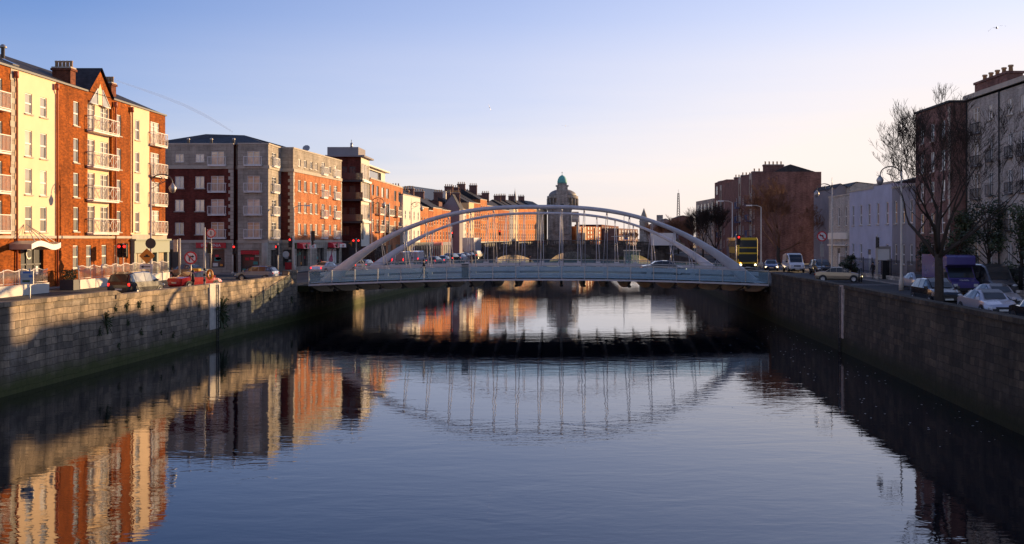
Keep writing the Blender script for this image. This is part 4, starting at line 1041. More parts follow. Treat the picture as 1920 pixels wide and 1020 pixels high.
m = MB(); z0, z1 = wz(367, yt), wz(359.5, yt); m.lathe([(5.1*math.cos(t*math.pi/2/8), z0+(z1-z0+1.0)*math.sin(t*math.pi/2/8)) for t in range(8)]+[(.05, z1+1.0)], (xc, yt, 0), 28); m.build('dome', ['lead'], ch)
xt = CX_(1054); y1 = YC-.6; m = MB()
def sq(hw, z0, z1): m.box(xt-hw, xt+hw, y1, y1+2*hw, z0, z1)
sq(2.5, zb-9, wz(382, y1)); sq(2.8, wz(382, y1), wz(380, y1)); sq(2.0, wz(380, y1), wz(349, y1)); sq(2.35, wz(349, y1), wz(347, y1)); sq(1.7, wz(347, y1), wz(343.5, y1))
tw = m.build('bell_tower', ['stone_far'], ch)
m = MB(); m.box(xt-.6, xt+.6, y1-.06, y1-.005, wz(391, y1), wz(375+7, y1)); m.build('louvre', ['black'], tw)
m = MB(); m.lathe([(.75, 0), (.75, .12)], (xt, y1+.42, wz(355, y1)), 16, 0, True, Matrix.Rotation(R(90), 4, 'X')); m.build('clock_face', ['darkgrey'], tw)
m = MB(); z0, z1 = wz(343.5, y1), wz(328, y1); yc = y1+2.
m.lathe([(1.75, z0), (1.72, z0+.8), (1.55, z0+1.5), (1.1, z0+2.4), (.5, z1-.1), (.1, z1+.1), (.06, z1+.8)], (xt, yc, 0), 18); m.build('cupola', ['copper'], ch)
m = MB(); m.tube([(xt, yc, z1+.7), (xt, yc, wz(321, y1))], .06, 5); m.box(xt-.35, xt+.35, yc-.05, yc+.05, wz(323.5, y1), wz(323, y1)); m.build('cross', ['darkgrey'], ch)
m = MB(); X0, X1 = CX_(1073), CX_(1083); ze = wz(416, YC)
for i in range(4): y = YC+1+i*2.6; m.tube([(X1, y, 3.3), (X1, y, ze)], .45, 8)
m.box(X0, X1+.6, YC, YC+9.6, ze, ze+.9); m.prism([Vector((0, YC-.2, ze+.9)), Vector((0, YC+9.8, ze+.9)), Vector((0, YC+4.8, ze+3.8))], (X0, 0, 0), (X1+.5, 0, 0)); m.build('portico', ['stone_band'], ch)
# lit block beyond the church and hazy terraces further on
def lit_block(name, px0, px1, ya, yb, topy, mat, cols, rows, label, strips=(), win='gl_dark'):
    a, c = Vector((wx(px0, ya), ya, 0)), Vector((wx(px1, yb), yb, 0)); f = Face(a.x, a.y, c.x-a.x, c.y-a.y); L = f.L; zt = wz(topy, ya)
    r = empty(name, (a.x, a.y, 3.3), label, 'building'); ops = []; hs = (zt-4)/rows
    for i in range(rows):
        for k in range(cols): u = L*(k+.5)/cols; hw = L/cols*.22; ops.append((u-hw, u+hw, 4.4+hs*i, 4.4+hs*i+hs*.6))
    m = MB(); wall(m, f, 0, L, 3, zt, ops, .25); A, B = f.p(0, 0), f.p(L, 0); bk = -f.n*12
    for P, Q in ((A+bk, A), (B, B+bk), (B+bk, A+bk)): m.face([(P.x, P.y, 3), (Q.x, Q.y, 3), (Q.x, Q.y, zt), (P.x, P.y, zt)])
    m.face([(A.x, A.y, zt), (B.x, B.y, zt), ((B+bk).x, (B+bk).y, zt), ((A+bk).x, (A+bk).y, zt)]); m.build('wall', [mat], r)
    for o in ops: put_window(r, f, *o, 'sash', win, 'frame', False)
    for u0, u1 in strips: m = MB(); m.box(L*u0, L*u1, -.3, -.01, 3, zt-.5, 0, f.T()); m.build('pale_bay', ['render_pale'], r)
    return r
lit_block('far_office_building', 1085, 1127, 402, 425, 424, 'brick_o2', 8, 5, 'long sunlit orange building with pale bays right of the church', [(.16, .3), (.7, .8)])
lit_block('far_terrace', 1128, 1160, 470, 540, 421, 'brick_shade', 7, 3, 'hazy dark terrace far beyond the stone bridge')
lit_block('far_terrace', 1160, 1196, 470, 520, 428, 'brick_brown', 7, 3, 'low brown terrace behind the far bare trees')
m = MB(); Y = 560; x = wx(1208, Y); m.box(x-2.2, x+2.2, Y, Y+4.4, 3, wz(416, Y)); sp = empty('church_steeple', (x, Y, 3.3), 'far church steeple with a pointed spire', 'church'); m.build('tower', ['stone_far'], sp)
m = MB(); m.lathe([(2.6, wz(416, Y)), (1.3, wz(402, Y)), (.06, wz(390, Y))], (x, Y+2.2, 0), 8, 0, False); m.build('spire', ['stone_far'], sp)
b_ = gable_block('white_stepped_building', 1225, 1272, 380, 420, 410, 20, 'render_grey', 'pale gabled building with a roof turret behind the right trees', ridge_x=.5)
m = MB(); m.box(wx(1233, 381), wx(1243, 381), 381, 385, 8, wz(403, 381)); m.build('roof_turret', ['stone_far'], b_)
gable_block('far_block', 1268, 1300, 420, 408, 404, 18, 'brick_brown', 'hazy brown block under the lattice mast', ridge_x=.4)
Y = 430; x = wx(1272, Y); ms = empty('lattice_mast', (x, Y, 3.3), 'thin lattice radio mast rising above the right hand trees', 'mast')
m = MB(); zt = wz(362, Y)
for i in range(4):
    a = i*math.pi/2+.4; m.tube([(x+1.3*math.cos(a), Y+1.3*math.sin(a), 3), (x+.35*math.cos(a), Y+.35*math.sin(a), zt)], .11, 4)
for k in range(18):
    z0, z1 = 8+(zt-8)*k/18, 8+(zt-8)*(k+1)/18; r0, r1 = 1.3-.95*k/18, 1.3-.95*(k+1)/18
    for i in range(4):
        a, c = i*math.pi/2+.4, (i+1)*math.pi/2+.4; m.tube([(x+r0*math.cos(a), Y+r0*math.sin(a), z0), (x+r1*math.cos(c), Y+r1*math.sin(c), z1)], .06, 3)
m.tube([(x, Y, zt), (x, Y, zt+1.5)], .05, 4); m.build('lattice', ['darkgrey'], ms)

# ------------------------------------------------------------------ RIGHT BANK
def rows_windows(root, f, cols, rows, ops, style='sash', pane=('gl_grey', 'gl_dark'), fm='frame', rails=()):
    for i, (a, c) in enumerate(cols):
        for j, (z0, z1) in enumerate(rows):
            ops.append((a, c, z0, z1)); put_window(root, f, a, c, z0, z1, style, pane[(i*3+j) % len(pane)], fm)
            if j in rails: balcony(root, f, a-.12, c+.12, z0, .8, .22, 'bars', 'darkgrey')
# near block of yellow stock brick
n1 = empty('stock_brick_flats', (42, 76, 3.4), 'tall yellow stock brick flats with iron window rails and chimney row', 'building')
fN = Face(35.9, 93.4, 0, -1); Yr = lambda y: 93.4-y
ops = []; RZ = [(5.3, 7.2), (8.2, 10.1), (11.1, 13.0), (13.95, 15.85), (17.3, 18.55)]
rows_windows(n1, fN, [(Yr(y+.45), Yr(y-.45)) for y in (88.2, 84.4, 82.1, 78.5, 75, 71, 66, 61)], RZ, ops, 'case', rails=(1, 2, 3), pane=('gl_grey', 'gl_curt', 'gl_dark'))
rows_windows(n1, fN, [(Yr(91.9), Yr(90.3))], [(z0, z0+2.2) for z0 in (5.2, 8., 10.9, 13.7, 16.5)], ops, 'french', ('gl_curt',), rails=(0, 1, 2, 3, 4))
m = MB(); wall(m, fN, 0, 45, 3.2, 19.55, ops, .18)
for P, Q in (((47, 93.4), (35.9, 93.4)), ((35.9, 48.4), (47, 48.4)), ((47, 48.4), (47, 93.4))): m.face([(*P, 3.2), (*Q, 3.2), (*Q, 19.55), (*P, 19.55)])
m.build('wall', ['brick_stock'], n1)
m = MB(); m.box(-.1, 45, -.25, .3, 19.55, 19.95, 0, fN.T()); m.build('cornice', ['stone_band'], n1)
m = MB(); m.box(35.9, 47, 48.4, 93.4, 19.4, 19.55); m.build('roof', ['slate'], n1)
for y in (93.1, 86.3): m = MB(); m.tube([fN.p(Yr(y), 3.3, .1), fN.p(Yr(y), 19.8, .1)], .06, 5); m.build('drainpipe', ['black'], n1)
cq = MB(); cq.box(36.6, 37.9, 86.6, 93.3, 19.55, 20.9); cq.box(36.5, 38, 86.5, 93.38, 20.9, 21.1); c_ = cq.build('chimney', ['brick_brown'], n1)
for i in range(5): q = MB(); q.lathe([(.2, 0), (.17, .45), (.24, .47), (.22, .6)], (37.2, 87.3+i*1.32, 21.1), 8); q.build('chimney_pot', ['terracotta'], c_)
# further wing of dark brick, standing forward
n2 = empty('dark_brick_wing', (40, 98, 3.4), 'dark red brick wing with flat roof beside the stock brick flats', 'building')
fX = Face(34.5, 102.4, 0, -1); ops = []; Y2 = lambda y: 102.4-y
rows_windows(n2, fX, [(Y2(y+.45), Y2(y-.45)) for y in (100.6, 97.8, 95.1)], [(5.2, 7.), (8., 9.8), (10.9, 12.7), (13.6, 15.4), (16.4, 18.0)], ops, 'sash', ('gl_grey', 'gl_dark'))
m = MB(); wall(m, fX, 0, 9, 3.2, 19.4, ops, .18)
for P, Q in (((34.5, 93.4), (35.9, 93.4)), ((47, 102.4), (34.5, 102.4)), ((47, 93.4), (47, 102.4))): m.face([(*P, 3.2), (*Q, 3.2), (*Q, 19.4), (*P, 19.4)])
m.build('wall', ['brick_wing'], n2)
m = MB(); m.box(34.35, 47, 93.3, 102.5, 19.4, 19.6); m.build('roof', ['slate'], n2); quoin_ = MB()
for i in range(36): z = 3.6+i*.43; L = .5 if i % 2 else .3; quoin_.box(9-L, 9.0, -.05, .03, z, z+.4, 0, fX.T())
quoin_.build('quoins', ['stone_band'], n2)
# low houses along the quay
def low_house(y0, y1, zt, mat, cols, label, door=None, x=34.5, rails=False, win='gl_dark'):
    f = Face(x, y1, 0, -1); L = y1-y0; r = empty('quay_house', (x+3, (y0+y1)/2, 3.3), label, 'house'); ops = []
    for k in range(cols):
        u = L*(k+.5)/cols; put = [(u-.42, u+.42, 9.0, 11.3)]
        if k != door: put.append((u-.42, u+.42, 4.9, 6.9))
        for o in put: ops.append(o); put_window(r, f, *o, 'sash', win)
    m = MB(); dops = []
    if door is not None: u = L*(door+.5)/cols; dops = [(u-.6, u+.6, 3.5, 6.3)]
    wall(m, f, 0, L, 3.2, zt, ops+dops, .2)
    for P, Q in (((x+11, y1), (x, y1)), ((x, y0), (x+11, y0)), ((x+11, y0), (x+11, y1))): m.face([(*P, 3.2), (*Q, 3.2), (*Q, zt), (*P, zt)])
    m.box(0, L, -.08, .2, zt, zt+.2, 1, f.T()); m.build('wall', [mat, 'stone_band'], r)
    m = MB(); gable_roof(m, x+.3, x+11, y0, y1, zt, zt+1.2, 0.02); m.build('roof', ['slate'], r)
    if dops:
        a, c, z0, z1 = dops[0]; m = MB(); m.box(a, c, .12, .19, z0, z1-.6, 0, f.T()); d_ = m.build('door', ['signwhite'], r)
        m = MB(); m.prism([f.p((a+c)/2+.6*math.cos(t*math.pi/8), z1-.58+.6*math.sin(t*math.pi/8), -.1) for t in range(9)], (0, 0, 0), f.n*.04); m.build('fanlight', ['gl_dark'], d_)
    return r
h1 = low_house(125.5, 135, 12.6, 'brick_stock', 3, 'small brown brick house with a dark shop door left of lavender house', 1)
m = MB(); fh = Face(34.5, 135, 0, -1); m.box(.5, 9, -.35, -.01, 6.6, 6.75, 0, fh.T()); m.box(.5, 9, -.25, -.01, 7.4, 8.2, 0, fh.T()); m.build('shop_fascia', ['render_white'], h1)
low_house(116, 125.5, 12.9, 'render_lav', 3, 'lavender painted house with three tall windows and arched door', 2)
low_house(109.6, 116, 13.2, 'render_lav', 2, 'second lavender house with wider windows, partly behind the bare tree')
low_house(102.5, 109.6, 12.6, 'render_grey', 3, 'grey rendered house behind the branches of the near tree')
gable_block('rooftop_block', 1568, 1592, 160, 352, 345, 14, 'render_grey', 'grey box shaped block behind the low quay houses', ridge_x=.3)
gable_block('rooftop_block', 1594, 1690, 158, 350, 342, 12, 'brick_stock', 'long low roof rising behind the lavender houses', ridge_x=.12)
# tall brown corner block with chimneys, gable towards us
n3 = empty('brown_brick_flats', (38, 190, 3.3), 'tall brown brick flats with blue balconies and a stepped row of chimneys', 'building')
YG = 182.; XG = wx(1415, YG); XH = wx(1540, YG); zt = wz(322, YG); XF = XG+1.6; YF = 231.
fG = Face(XG, YG, 1, 0); m = MB(); wall(m, fG, 0, XH-XG, 3, zt, [(2.5, 3.3, 12, 13.6)], .2); xm = wx(1482, YG)
fQ = Face(XF, YF, XG-XF, YG-YF); LQ = fQ.L; ops = []; ub = []
for px in (1352, 1387.5, 1408): ub.append(fQ.upx(px))
fz = [5.2, 7.9, 10.6, 13.3, 15.5]
for u in ub:
    for i, z in enumerate(fz[:4]): o = (u-1.1, u+1.1, z, z+2.1); ops.append(o); put_window(n3, fQ, *o, 'french', 'gl_grey' if i % 2 else 'gl_curt', sill=False)
for u in (ub[0]+5, ub[1]+3.8, ub[1]-5, ub[2]+3.4):
    for z in fz[:4]: o = (u-.5, u+.5, z+.4, z+1.9); ops.append(o); put_window(n3, fQ, *o, 'sash', 'gl_dark')
wall(m, fQ, 0, LQ, 3, zt, ops, .2); m.face([(XH, YG, 3), (XH, YF, 3), (XH, YF, zt), (XH, YG, zt)]); m.face([(XH, YF, 3), (XF, YF, 3), (XF, YF, zt), (XH, YF, zt)]); m.build('wall', ['brick_brown'], n3)
for u in ub:
    for z in fz[:4]: balcony(n3, fQ, u-1.3, u+1.3, z-.05, 1.0, .9, 'bars', 'signblue_dull')
    m = MB(); m.box(u-1.3, u-1.1, -.12, 0, 4, zt, 0, fQ.T()); m.box(u+1.1, u+1.3, -.12, 0, 4, zt, 0, fQ.T()); m.box(u-1.1, u+1.1, -.1, -.005, zt-1.1, zt, 0, fQ.T()); m.build('pale_bay_trim', ['stone_band'], n3)
zr = wz(308, YG); m = MB(); xl = wx(1452, YG); P = [(XG-.2, zt), (xm, zr), (XH+.2, zt)]
m.face([(xl, YG, zt), (XH-1, YG, zt), (xm, YG, zr)]); m.face([(xl, YG, zt), (xm, YG, zr), (xm, YF, zr), (xl, YF, zt)]); m.face([(xm, YG, zr), (XH-1, YG, zt), (XH-1, YF, zt), (xm, YF, zr)]); m.face([(XG, YG, zt), (XH, YG, zt), (XH, YF, zt), (XF, YF, zt)]); m.build('roof', ['slate'], n3)
for px, y, tp, w in ((1441, 184, 308, 2.6), (1419, 196, 321, 3.6), (1398, 212, 328, 2.6), (1385, 222, 332, 2.4)):
    chimney(n3, wx(px, y)-.8, wx(px, y)+w, y, y+1, zt-.3, wz(tp, y), 5, 'brick_brown')
lit_block('unseen_shading_row', 1424, 1390, 430, 300, 420, 'brick_brown', 14, 4, 'added unseen brown row shading the far quay wall, behind the tall brown flats')  # hidden block added to cast shade on the far left quay wall
M_ = lit_block('rounded_corner_block', 1340, 1362, 262, 246, 343, 'brick_brown', 3, 5, 'brown block with grey rounded attic, left end of the brown flats')
lit_block('pale_block', 1305, 1338, 300, 275, 378, 'stone', 5, 4, 'pale stone coloured block left of the tall brown flats')
m = MB(); m.lathe([(1.5, wz(352, 262)), (1.5, wz(342, 262)), (1.3, wz(340, 262)), (.4, wz(338.5, 262))], (wx(1356, 262), 262, 0), 16); m.build('attic_drum', ['render_grey'], M_)
# iron railings and gate piers on the right pavement
def iron_fence(label, x, y0, y1, h=1.9):
    r = empty('iron_fence', (x, y0, 3.4), label, 'fence'); m = MB(); m.box(x-.15, x+.15, y0, y1, 3.3, 3.8); m.build('plinth', ['stone_far'], r)
    n = int((y1-y0)/3)
    for i in range(n):
        a, c = y0+(y1-y0)*i/n, y0+(y1-y0)*(i+1)/n; m = MB()
        for z in (4.0, 3.3+h): m.box(x-.02, x+.02, a, c, z, z+.05)
        k = 18
        for j in range(k): yy = a+(c-a)*(j+.5)/k; m.tube([(x, yy, 3.8), (x, yy, 3.5+h)], .014, 4)
        m.box(x-.04, x+.04, a-.04, a+.04, 3.8, 3.6+h); m.build('railing_panel', ['black'], r)
iron_fence('dark iron railings in front of the stock brick flats and shrubs', 33.2, 52, 101)
iron_fence('iron railings in front of the lavender houses', 33.2, 102.5, 125)

# ------------------------------------------------------------------ trees
def bare_tree(name, x, y, zbase, h, spread, trunk_r, seed, label, mat='twig_dark', depth=6, fork=.3, lean=0, group=None, up=.55, dens=3, tr=.012):
    g = random.Random(seed); r = empty(name, (x, y, zbase), label, 'tree', group)
    t = MB(); top = Vector((x+lean*h*.3, y, zbase+h*fork)); pts = [Vector((x, y, zbase-.1)), Vector((x+.02, y, zbase+.4)), (Vector((x, y, zbase))+top)/2+Vector((g.gauss(0, .06), 0, 0)), top]
    t.tube(pts, [trunk_r*1.35, trunk_r*1.05, trunk_r*.92, trunk_r*.8], 10); t.build('trunk', ['bark'], r)
    c = MB(); lim = h*(1-fork)
    def grow(p, d, L, rad, lev):
        n = 3 if lev < 3 else 2; q = [p]; dd = d.copy(); rs = [rad]
        for i in range(n):
            dd = (dd+Vector((g.gauss(0, .13), g.gauss(0, .13), g.gauss(.05, .1)))).normalized(); q.append(q[-1]+dd*L/n); rs.append(max(tr*.55, rad*(1-.42*(i+1)/n)))
        c.tube(q, rs, 6 if lev < 2 else (4 if lev < 4 else 3), 0, True, lev < 2)
        if lev >= depth: return
        k = g.choice([dens, dens, dens+1] if dens > 2 else [2, 3]) if lev < depth-1 else (dens+1 if dens > 2 else 4)
        for i in range(k):
            s = g.uniform(.45, 1.) if i else 1.; j = min(n-1, int(s*n)); b0 = q[j]+(q[min(n, j+1)]-q[j])*(s*n-j) if j < n else q[n]
            ax = Vector((g.gauss(0, 1), g.gauss(0, 1), g.gauss(0, .5))).normalized(); nd = (dd*(1.0 if i else 1.6)+ax*g.uniform(.5, .95)*(1.0 if lev else .9)+Vector((0, 0, up*.35))).normalized()
            grow(b0, nd, L*g.uniform(.62, .82), max(tr, rs[-1]*g.uniform(.6, .85)), lev+1)
    nl = 6 if dens == 2 else 5
    for i in range(nl):
        a = i*2*math.pi/nl+g.uniform(-.4, .4); d = Vector((math.cos(a)*spread/lim, math.sin(a)*spread/lim, g.uniform(.75, 1.7) if dens > 2 else (.3, 1.5, .6, 1.8, .45, 1.1)[i % 6])).normalized()
        grow(top-Vector((0, 0, g.uniform(0, h*.08))), d, lim*.36, trunk_r*.5, 0)
    c.build('crown', [mat], r); return r
bare_tree('bare_tree', 20.6, 57.5, 3.4, 11.6, 3.7, .25, 21, 'large bare tree standing behind the right quay wall', depth=7, fork=.3, up=1.0, tr=.009, dens=2)
bare_tree('bare_tree', 34.6, 166, 3.4, 12.2, 6.5, .3, 5, 'bushy reddish bare tree in front of the brown brick flats', 'twig', depth=7, fork=.24, dens=2, tr=.017, up=.8)
rg = 'bare trees lining the far right quay'
for i, (px, y, tp, sp, sd_) in enumerate([(1342, 205, 385, 6, 31), (1318, 235, 390, 6, 32), (1296, 262, 402, 7, 33), (1272, 290, 404, 8, 34), (1250, 318, 410, 8, 35), (1180, 430, 428, 9, 36), (1222, 370, 414, 8, 37)]):
    x = wx(px, y); h = wz(tp, y)-3.4
    bare_tree('bare_tree', x, y, 3.3, h, sp, .22, sd_, ['tall bare tree just left of the yellow bus', 'bare tree left of the one by the bus', 'rounded bare tree above the right end of the arch', 'bare tree under the lattice mast', 'small bare tree behind the white box lorry', 'far bare tree behind the stone bridge lamp', 'bare tree beside the far steeple'][i], 'twig' if i > 1 else 'twig_dark', depth=5, fork=.22, dens=3, tr=.022, group=rg, up=1.3)
def leafy(name, x, y, z0, h, rad, n, label, mat, seed, group=None):
    g = random.Random(seed); r = empty(name, (x, y, z0), label, 'tree' if h > 4 else 'shrub', group)
    t = MB(); t.tube([(x, y, z0-.1), (x+.1, y, z0+h*.4), (x, y+.1, z0+h*.75)], [.16, .12, .05], 7)
    cl = []
    for k in range(26):
        a = g.uniform(0, 6.28); zz = g.uniform(.12, .98); rr = rad*g.uniform(.2, 1)*math.sin(math.pi*min(1, .25+zz*.75))**.6; q = Vector((x+rr*math.cos(a), y+rr*math.sin(a), z0+h*zz)); cl.append((q, rad*g.uniform(.2, .42))); t.tube([(x, y, z0+h*zz*.6), q], [.05, .015], 4)
    t.build('trunk', ['bark'], r); c = MB()
    for _ in range(n):
        q, s = g.choice(cl); d = Vector((g.gauss(0, 1), g.gauss(0, 1), g.gauss(0, 1))).normalized(); p = q+d*s*g.random()**.4; a = Vector((g.gauss(0, 1), g.gauss(0, 1), g.gauss(0, 1))).normalized(); b_ = a.orthogonal().normalized(); L = g.uniform(.08, .2)
        c.face([p-a*L, p+b_*L*.45, p+a*L, p-b_*L*.45])
    c.build('crown', [mat], r); return r
gl = 'evergreens behind the right hand railings'
for i, (x, y, h, rad, lb) in enumerate([(35, 92, 6.2, 2.2, 'dark evergreen behind the purple lorry, furthest from us'), (34.8, 86, 7.6, 2.4, 'tallest dark evergreen in front of the stock brick flats'), (34.6, 79.5, 6.6, 2.2, 'green bush between the flats and the parked white van'), (34.5, 73.5, 5.6, 2.2, 'low spreading evergreen behind the parked silver saloon'), (34.6, 67, 6.4, 2.4, 'evergreen at the right edge behind the railings'), (34.9, 97.5, 5.5, 2., 'small evergreen against the dark brick wing')]):
    leafy('evergreen_tree', x, y, 3.3, h, rad, 2600, lb, 'leaf_dk' if i % 2 else 'leaf', 50+i, gl)
leafy('shrub', 32.2, 116.5, 3.3, 2.2, 1.3, 900, 'dark rounded shrub in front of the lavender house', 'leaf_dk', 71)
M['hair_dark'] = plain('dark_hair', (.02, .014, .01), .6, var=.2); M['denim'] = plain('blue_denim', (.05, .07, .13), .8, var=.15); M['coat_black'] = plain('black_coat', (.014, .013, .014), .8, var=.2); M['coat_white'] = plain('white_top', (.65, .63, .6), .8, var=.1); M['coat_brown'] = plain('brown_jacket', (.14, .07, .035), .8, var=.2); M['signgrey'] = plain('sign_grey', (.3, .32, .36), .5, var=.1)
# ------------------------------------------------------------------ vehicles (built at the origin, nose along +X)
# stations: x, z bottom, z belt, z roof, half width sill, half width belt, half width roof
SEDAN = [(-2.24, .38, .62, .62, .66, .70, .5), (-2.16, .25, .9, .9, .80, .80, .6), (-1.7, .22, .98, 1.0, .85, .84, .62), (-1.25, .2, .97, 1.03, .86, .86, .62), (-.75, .2, .95, 1.36, .87, .87, .58), (-.2, .2, .94, 1.44, .87, .87, .58), (.35, .2, .93, 1.42, .87, .87, .57), (.75, .2, .92, 1.25, .87, .87, .6), (1.15, .2, .91, .94, .87, .86, .66), (1.65, .22, .82, .85, .86, .82, .6), (2.08, .25, .70, .72, .82, .76, .55), (2.24, .36, .55, .55, .68, .66, .5)]
HATCH = [(-1.98, .38, .7, .7, .66, .70, .55), (-1.92, .25, .92, .93, .80, .80, .62), (-1.62, .2, .95, 1.28, .83, .83, .58), (-1.2, .2, .95, 1.42, .84, .84, .57), (-.5, .2, .94, 1.45, .84, .84, .58), (.2, .2, .93, 1.42, .84, .84, .57), (.62, .2, .92, 1.22, .84, .84, .6), (1.0, .2, .9, .94, .84, .83, .62), (1.5, .22, .8, .83, .83, .79, .58), (1.85, .25, .68, .70, .79, .74, .55), (1.98, .36, .55, .55, .66, .64, .5)]
ESTATE = [(-2.34, .42, .8, .8, .72, .76, .6), (-2.28, .28, 1.05, 1.07, .86, .86, .66), (-2.0, .26, 1.08, 1.45, .9, .9, .64), (-1.5, .25, 1.07, 1.62, .92, .92, .66), (-.6, .25, 1.06, 1.66, .92, .92, .67), (.2, .25, 1.05, 1.64, .92, .92, .66), (.7, .25, 1.04, 1.4, .92, .92, .69), (1.15, .25, 1.03, 1.08, .92, .91, .72), (1.75, .28, .96, 1.0, .91, .87, .66), (2.2, .3, .84, .86, .86, .8, .6), (2.36, .42, .65, .65, .72, .7, .5)]
MPV = [(-2.28, .4, .85, .85, .74, .80, .7), (-2.24, .28, 1.05, 1.08, .88, .88, .72), (-2.06, .26, 1.06, 1.58, .92, .92, .70), (-1.6, .25, 1.06, 1.72, .93, .93, .70), (-.4, .25, 1.05, 1.76, .94, .94, .71), (.5, .25, 1.04, 1.70, .94, .94, .70), (1.0, .25, 1.02, 1.42, .93, .93, .72), (1.5, .25, 1.0, 1.05, .92, .90, .72), (2.0, .28, .86, .89, .88, .84, .64), (2.3, .42, .62, .62, .74, .72, .5)]
VAN = [(-2.55, .4, 1.2, 1.22, .9, .92, .84), (-2.53, .36, 1.25, 2.2, .95, .95, .84), (-1.2, .34, 1.25, 2.32, .97, .97, .85), (.3, .34, 1.25, 2.32, .97, .97, .85), (.95, .34, 1.24, 2.15, .97, .97, .83), (1.35, .34, 1.22, 1.75, .96, .96, .82), (1.75, .34, 1.18, 1.24, .95, .93, .8), (2.25, .36, 1.0, 1.04, .92, .88, .7), (2.5, .48, .7, .7, .8, .78, .6)]
CARCACHE = {}
def vehicle(label, body, prof, x, y, ang, style='car', z=None, group=None, lights=False, tail=False, cat='car', name='parked_car', plate=True):
    """ang: heading in degrees from +X; copies of a kind share meshes"""
    key = (body, id(prof), style, lights, tail, name); zz = (gz(x, y) if z is None else z)+.012
    if key in CARCACHE:
        o = copy_tree(CARCACHE[key]); o['label'] = label
        if group: o['group'] = group
        elif 'group' in o: del o['group']
    else:
        o = empty(name, (0, 0, 0), label, cat, group); CARCACHE[key] = o
        b = MB(); gl = {k: MB() for k in ('side1', 'side-1', 'front', 'rear')}; n = len(prof); xw = [s[0] for s in prof]
        def ring(s):
            X_, zb, zt, zr, hs, hb, hr = s
            return [(0, zb), (hs*.82, zb), (hs, zb+.13), (hs+.012, (zb+zt)*.52), (hb, zt), (hr+.05, zt+(zr-zt)*.93), (hr-.06, zr), (0, zr+.025)]
        rg = [ring(s) for s in prof]; cab = [s[3]-s[2] > .25 for s in prof]
        def V(i, j, sg): return Vector((prof[i][0], rg[i][j][0]*sg, rg[i][j][1]))
        for i in range(n-1):
            for sg in (-1, 1):
                for j in range(7):
                    q = [V(i, j, sg), V(i, j+1, sg), V(i+1, j+1, sg), V(i+1, j, sg)]
                    if sg < 0: q = q[::-1]
                    b.face(q, 0, True)
        for e in (0, n-1):
            pl_ = [V(e, j, 1) for j in range(8)]+[V(e, j, -1) for j in range(6, 0, -1)]; b.face(pl_ if e else pl_[::-1], 0)
        def inset(q, k, off):
            c = sum(q, Vector())/len(q); nn = (q[1]-q[0]).cross(q[2]-q[0]).normalized(); return [c+(p-c)*k+nn*off for p in q]
        van = style in ('van',)
        for i in range(n-1):
            A, B = prof[i], prof[i+1]
            both = cab[i] and cab[i+1]; one = cab[i] != cab[i+1]
            steep = abs(B[3]-A[3]) > .12
            for sg in (-1, 1):
                if both and (not van or A[0] > .2):
                    q = [V(i, 4, sg), V(i+1, 4, sg), V(i+1, 5, sg), V(i, 5, sg)]
                    q = q if sg < 0 else q[::-1]
                    gl['side%d' % sg].face(inset(q, .93, .012))
                elif one and not van:
                    k = i+1 if cab[i+1] else i; o_ = i if k == i+1 else i+1
                    q = [V(o_, 4, sg), V(k, 4, sg), V(k, 5, sg)]
                    if (sg > 0) == (k > o_): q = q[::-1]
                    gl['side%d' % sg].face(inset(q, .7, .014))
            if (one or (both and steep)) and not (van and A[0] < 0):
                fr = A[0] > 0; hi, lo = (i, i+1) if fr else (i+1, i)
                q = [V(lo, 6, 1), V(lo, 6, -1), V(hi, 6, -1), V(hi, 6, 1)]
                qq = [p*1. for p in q]; 
                q = qq if not fr else qq[::-1]
                nrm = (q[1]-q[0]).cross(q[2]-q[0])
                if (nrm.x < 0) == fr: q = q[::-1]
                gl['front' if fr else 'rear'].face(inset(q, .97, .05))
        b.build('body', [body], o)
        for k, nm in (('side1', 'side_window'), ('side-1', 'side_window'), ('front', 'windscreen'), ('rear', 'rear_window')):
            if gl[k].f: gl[k].build(nm, ['gl_car'], o)
        # wheels
        r = .31 if style == 'car' else .34; xa = prof[0][0]+(.78 if style == 'car' else .9); xf = prof[-1][0]-(.83 if style == 'car' else .95); hw = max(s[4] for s in prof)
        a = MB()
        for xx in (xa, xf):
            for sg in (-1, 1): a.lathe([(r+.07, 0), (r+.07, .012)], (xx, sg*(hw+.012)-(.006 if sg > 0 else 0.006), r+.02), 18, 0, False, Matrix.Rotation(R(90), 4, 'X'))
        a.box(prof[1][0], prof[-2][0], -hw*.8, hw*.8, .16, .24); a.build('wheel_arch', ['plastic'], o)
        for xx in (xa, xf):
            for sg in (-1, 1):
                T = Matrix.Rotation(R(90), 4, 'X'); w = MB(); w.lathe([(r*.6, -.1), (r*.95, -.1), (r, -.06), (r, .06), (r*.95, .1), (r*.6, .1)], (xx, sg*(hw-.06), r), 18, 0, True, T); tw_ = w.build('wheel', ['rubber'], o)
                w = MB(); w.lathe([(r*.66, -.115), (r*.62, -.125), (r*.2, -.1), (r*.1, -.118), (.01, -.12)] if sg > 0 else [(.01, .12), (r*.1, .118), (r*.2, .1), (r*.62, .125), (r*.66, .115)], (xx, sg*(hw-.06), r), 14, 0, False, T); w.build('rim', ['alloy'], tw_)
        # lamps, bumpers, plates, mirrors
        xr, xn = prof[0][0], prof[-1][0]; zr_, zn = prof[1][2]-.16, prof[-2][2]-.1; hr, hn = prof[1][4], prof[-2][4]
